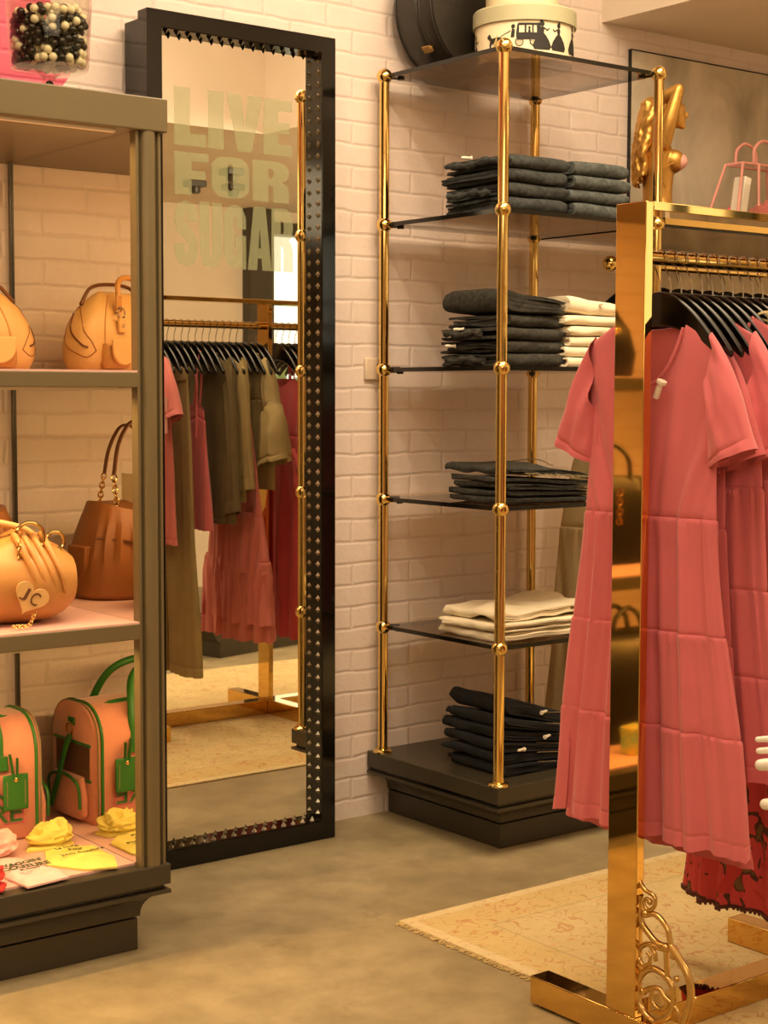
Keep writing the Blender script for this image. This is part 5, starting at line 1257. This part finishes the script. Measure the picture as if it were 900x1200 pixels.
# canvas on the wall
t = thing('wall_canvas', (4.65, WY, 1.78), 'large cloudy grey canvas hanging on the brick wall behind the gold statue', 'painting')
MB().box(-.745, .745, -.014, -.002, -.62, .588).build('canvas', M_canvas, t, bevel=.002)
MB().box(-.748, -.7455, -.0155, -.002, -.62, .59).box(-.748, .748, -.0155, -.002, .5885, .591).box(.7455, .748, -.0155, -.002, -.62, .59).box(-.748, .748, -.0155, -.002, -.6225, -.6205).build('frame', M_edge, t, smooth=False)
# shop mannequin whose hand just reaches into the picture
hx = Vector((.792, -.610, 0)); hp_ = Vector((1.709, 1.397, .7638))
t = thing('mannequin', (hp_.x + .42 * hx.x, hp_.y + .42 * hx.y, 0), 'white mannequin whose hand reaches in beside the floral dress', 'mannequin', rz=atan2(-.610, .792))
b = MB(); o_ = -.42; z0 = hp_.z; hnd = MB()
for k, (dz_, r_, ln, by) in enumerate(((.0197, .0050, .080, .010), (.0060, .0054, .088, .002), (-.0105, .0098, .085, -.010))):
    limb(hnd, [(o_ + .005, by, z0 + dz_), (o_ + .03, by - .006, z0 + dz_ + .003), (o_ + .058, by - .004, z0 + dz_ * .95 + .004), (o_ + ln, by, z0 + dz_ * .8)], [r_ * .82, r_, r_ * 1.06, r_ * 1.15], 16, 14)
limb(hnd, [(o_ + .026, .022, z0 + .033), (o_ + .05, .017, z0 + .034), (o_ + .085, .008, z0 + .022)], [.0046, .0056, .0068], 12, 12)
limb(hnd, [(o_ + .010, -.02, z0 - .0615), (o_ + .04, -.026, z0 - .058), (o_ + .075, -.02, z0 - .045), (o_ + .11, -.008, z0 - .02)], [.0078, .0088, .011, .014], 14, 14)
hnd.sphere((o_ + .112, .0, z0 - .004), (.044, .015, .034), 24, 14)
limb(hnd, [(o_ + .13, 0, z0 - .004), (o_ + .165, 0, z0 + .018), (o_ + .19, 0, z0 + .045)], [.022, .0205, .023], 12, 16)
limb(b, [(o_ + .178, 0, z0 + .032), (o_ + .30, 0, z0 + .17), (o_ + .33, .0, z0 + .30), (o_ + .345, .0, z0 + .46)], [.0225, .032, .036, .042], 26, 18)
b.rings([[(o_ + .46 + a * cos(2 * pi * k / 28), bb * sin(2 * pi * k / 28), z) for k in range(28)] for z, a, bb in ((.70, .13, .10), (.80, .14, .105), (.92, .105, .085), (1.02, .115, .09), (1.14, .13, .1), (1.24, .12, .08), (1.28, .07, .06), (1.30, .04, .04), (1.36, .038, .038))])
b.sphere((o_ + .46, 0, 1.44), (.062, .075, .085), 20, 14); b.sphere((o_ + .46, -.072, 1.43), (.01, .012, .014), 8, 6)
for sg in (-1, 1): limb(b, [(o_ + .46 + sg * .065, 0, .72), (o_ + .46 + sg * .06, -.01, .42), (o_ + .46 + sg * .055, 0, .06)], [.075, .052, .03], 20, 16); b.sphere((o_ + .46 + sg * .055, -.05, .035), (.035, .085, .022), 14, 8)
link('figure', remeshed(b, .006, 2), M_manneq, t); link('hand', remeshed(hnd, .0016, 2), M_manneq, t)
MB().lathe([(.16, 0), (.16, .006), (.02, .010)], 36, (o_ + .46, 0, 0)).build('stand_plate', M_silver, t)
# low display plinth across the shop, seen in the mirror
t = thing('display_plinth', (4.4, .48, 0), 'low dark stepped plinth across the shop, seen in the mirror under the dresses', 'plinth', rz=radians(-14))
pl_ = MB(); stepped(pl_, -.55, .75, -.3, .3, [(.06, 0), (.06, .075), (.045, .08), (.02, .11), (0, .135), (0, .2)]); pl_.build('plinth_body', M_dolive, t, ang=25)
MB().box(-.5, .7, -.27, .27, .2, .206).build('plinth_top', M_dolive, t, smooth=False)

# small dark fittings under the low ceiling, seen in the mirror
for k, (x, y) in enumerate(((4.77, -.61), (4.67, -.06), (5.02, -.60))):
    t = thing('ceiling_spotlight', (x, y, 2.44), ('small dark ceiling spotlight seen behind the F of the mirror lettering', 'small dark ceiling spotlight seen high inside the O of the mirror lettering', 'small dark ceiling spotlight seen low inside the O of the mirror lettering')[k], 'spotlight', 'ceiling spotlights seen in the mirror')
    MB().box(-.05, .05, -.05, .05, -.035, 0).build('housing', M_dolive, t, bevel=.003); MB().lathe([(.028, -.07), (.032, -.066), (.032, -.035)], 20).build('lamp_head', M_dolive, t)

# ------------------------------------------------------------------ camera, light, view
cam = bpy.data.cameras.new('camera'); co = bpy.data.objects.new('camera', cam); COL.objects.link(co); S.camera = co
cam.sensor_fit = 'VERTICAL'; cam.sensor_height = 36; cam.lens = 1893.0 / 1200 * 36; cam.clip_start = .05
yw, pt, rl = radians(37.59), radians(4.205), radians(.158)
fwv = Vector((sin(yw) * cos(pt), cos(yw) * cos(pt), -sin(pt))); rv = Vector((cos(yw), -sin(yw), 0)); uv = rv.cross(fwv)
r2 = cos(rl) * rv + sin(rl) * uv; u2 = cos(rl) * uv - sin(rl) * rv
mw = Matrix((r2, u2, -fwv)).transposed().to_4x4(); mw.translation = (0, 0, 1.25); co.matrix_world = mw

W = bpy.data.worlds.new('world'); S.world = W; W.use_nodes = True
bg = W.node_tree.nodes['Background']; bg.inputs[0].default_value = (1.0, .9, .72, 1); bg.inputs[1].default_value = 2.5
WARM = (1.0, .785, .51)
def spot(name, loc, tgt, e, ang=70, c=WARM, blend=.8, r=.06):
    l = bpy.data.lights.new(name, 'SPOT'); l.energy = e; l.color = c; l.spot_size = radians(ang); l.spot_blend = blend; l.shadow_soft_size = r
    o = bpy.data.objects.new(name, l); COL.objects.link(o); o.location = loc
    o.rotation_euler = (Vector(tgt) - Vector(loc)).to_track_quat('-Z', 'Y').to_euler(); return o
area('fill_area', (1.3, 1.9, 3.25), (0, 0, 0), 62, 3.2, 1.4, WARM)  # added soft fill over the room, stands for no fitting
area('fill_area', (.4, .2, 2.42), (radians(22), 0, 0), 60, 3.0, 1.4, WARM)  # added broad fill near the camera, stands for no fitting
area('fill_area', (5.3, 1.9, 2.38), (radians(-60), 0, radians(10)), 120, 1.2, .5, WARM)  # added fill, tilted to brighten the far wall reflected in the mirror
area('fill_area', (2.9, 2.2, 3.26), (0, 0, 0), 46, 1.4, 1.0, WARM)  # added fill for the rack, rug and bulkhead face
spot('key_fill_spot', (2.3, 2.7, 3.2), (3.55, 3.55, 1.1), 34, 50)  # unseen spot added to brighten the linen dress
spot('bounce_spot', (4.4, .4, 2.43), (4.2, .4, 0), 170, 120)  # added spot without a fitting; its bounce lifts the low ceiling
spot('key_fill_spot', (3.35, 1.75, 3.2), (3.55, 3.45, .9), 60, 30)  # second unseen spot added for the linen dress, from the front
spot('key_fill_spot', (2.7, 3.35, 3.2), (3.3, 2.15, .8), 38, 55)  # unseen spot added to brighten the garments reflected in the mirror
spot('key_fill_spot', (1.9, 2.1, 3.2), (3.1, 3.7, 1.5), 60, 62)
spot('key_fill_spot', (.9, 1.9, 3.2), (2.0, 3.7, 1.9), 40, 60)
spot('key_fill_spot', (3.0, 1.2, 2.43), (3.5, 1.5, 0), 25, 80)

spot('key_fill_spot', (.8, 2.2, 3.2), (3.5, 3.45, .85), 50, 15)  # narrow spot added to reach the linen dress through the tower

S.view_settings.view_transform = 'Standard'; S.view_settings.look = 'None'; S.view_settings.gamma = 1; S.view_settings.use_curve_mapping = False
S.view_settings.exposure = -0.06
S.cycles.max_bounces = 10; S.cycles.transparent_max_bounces = 16; S.cycles.glossy_bounces = 6
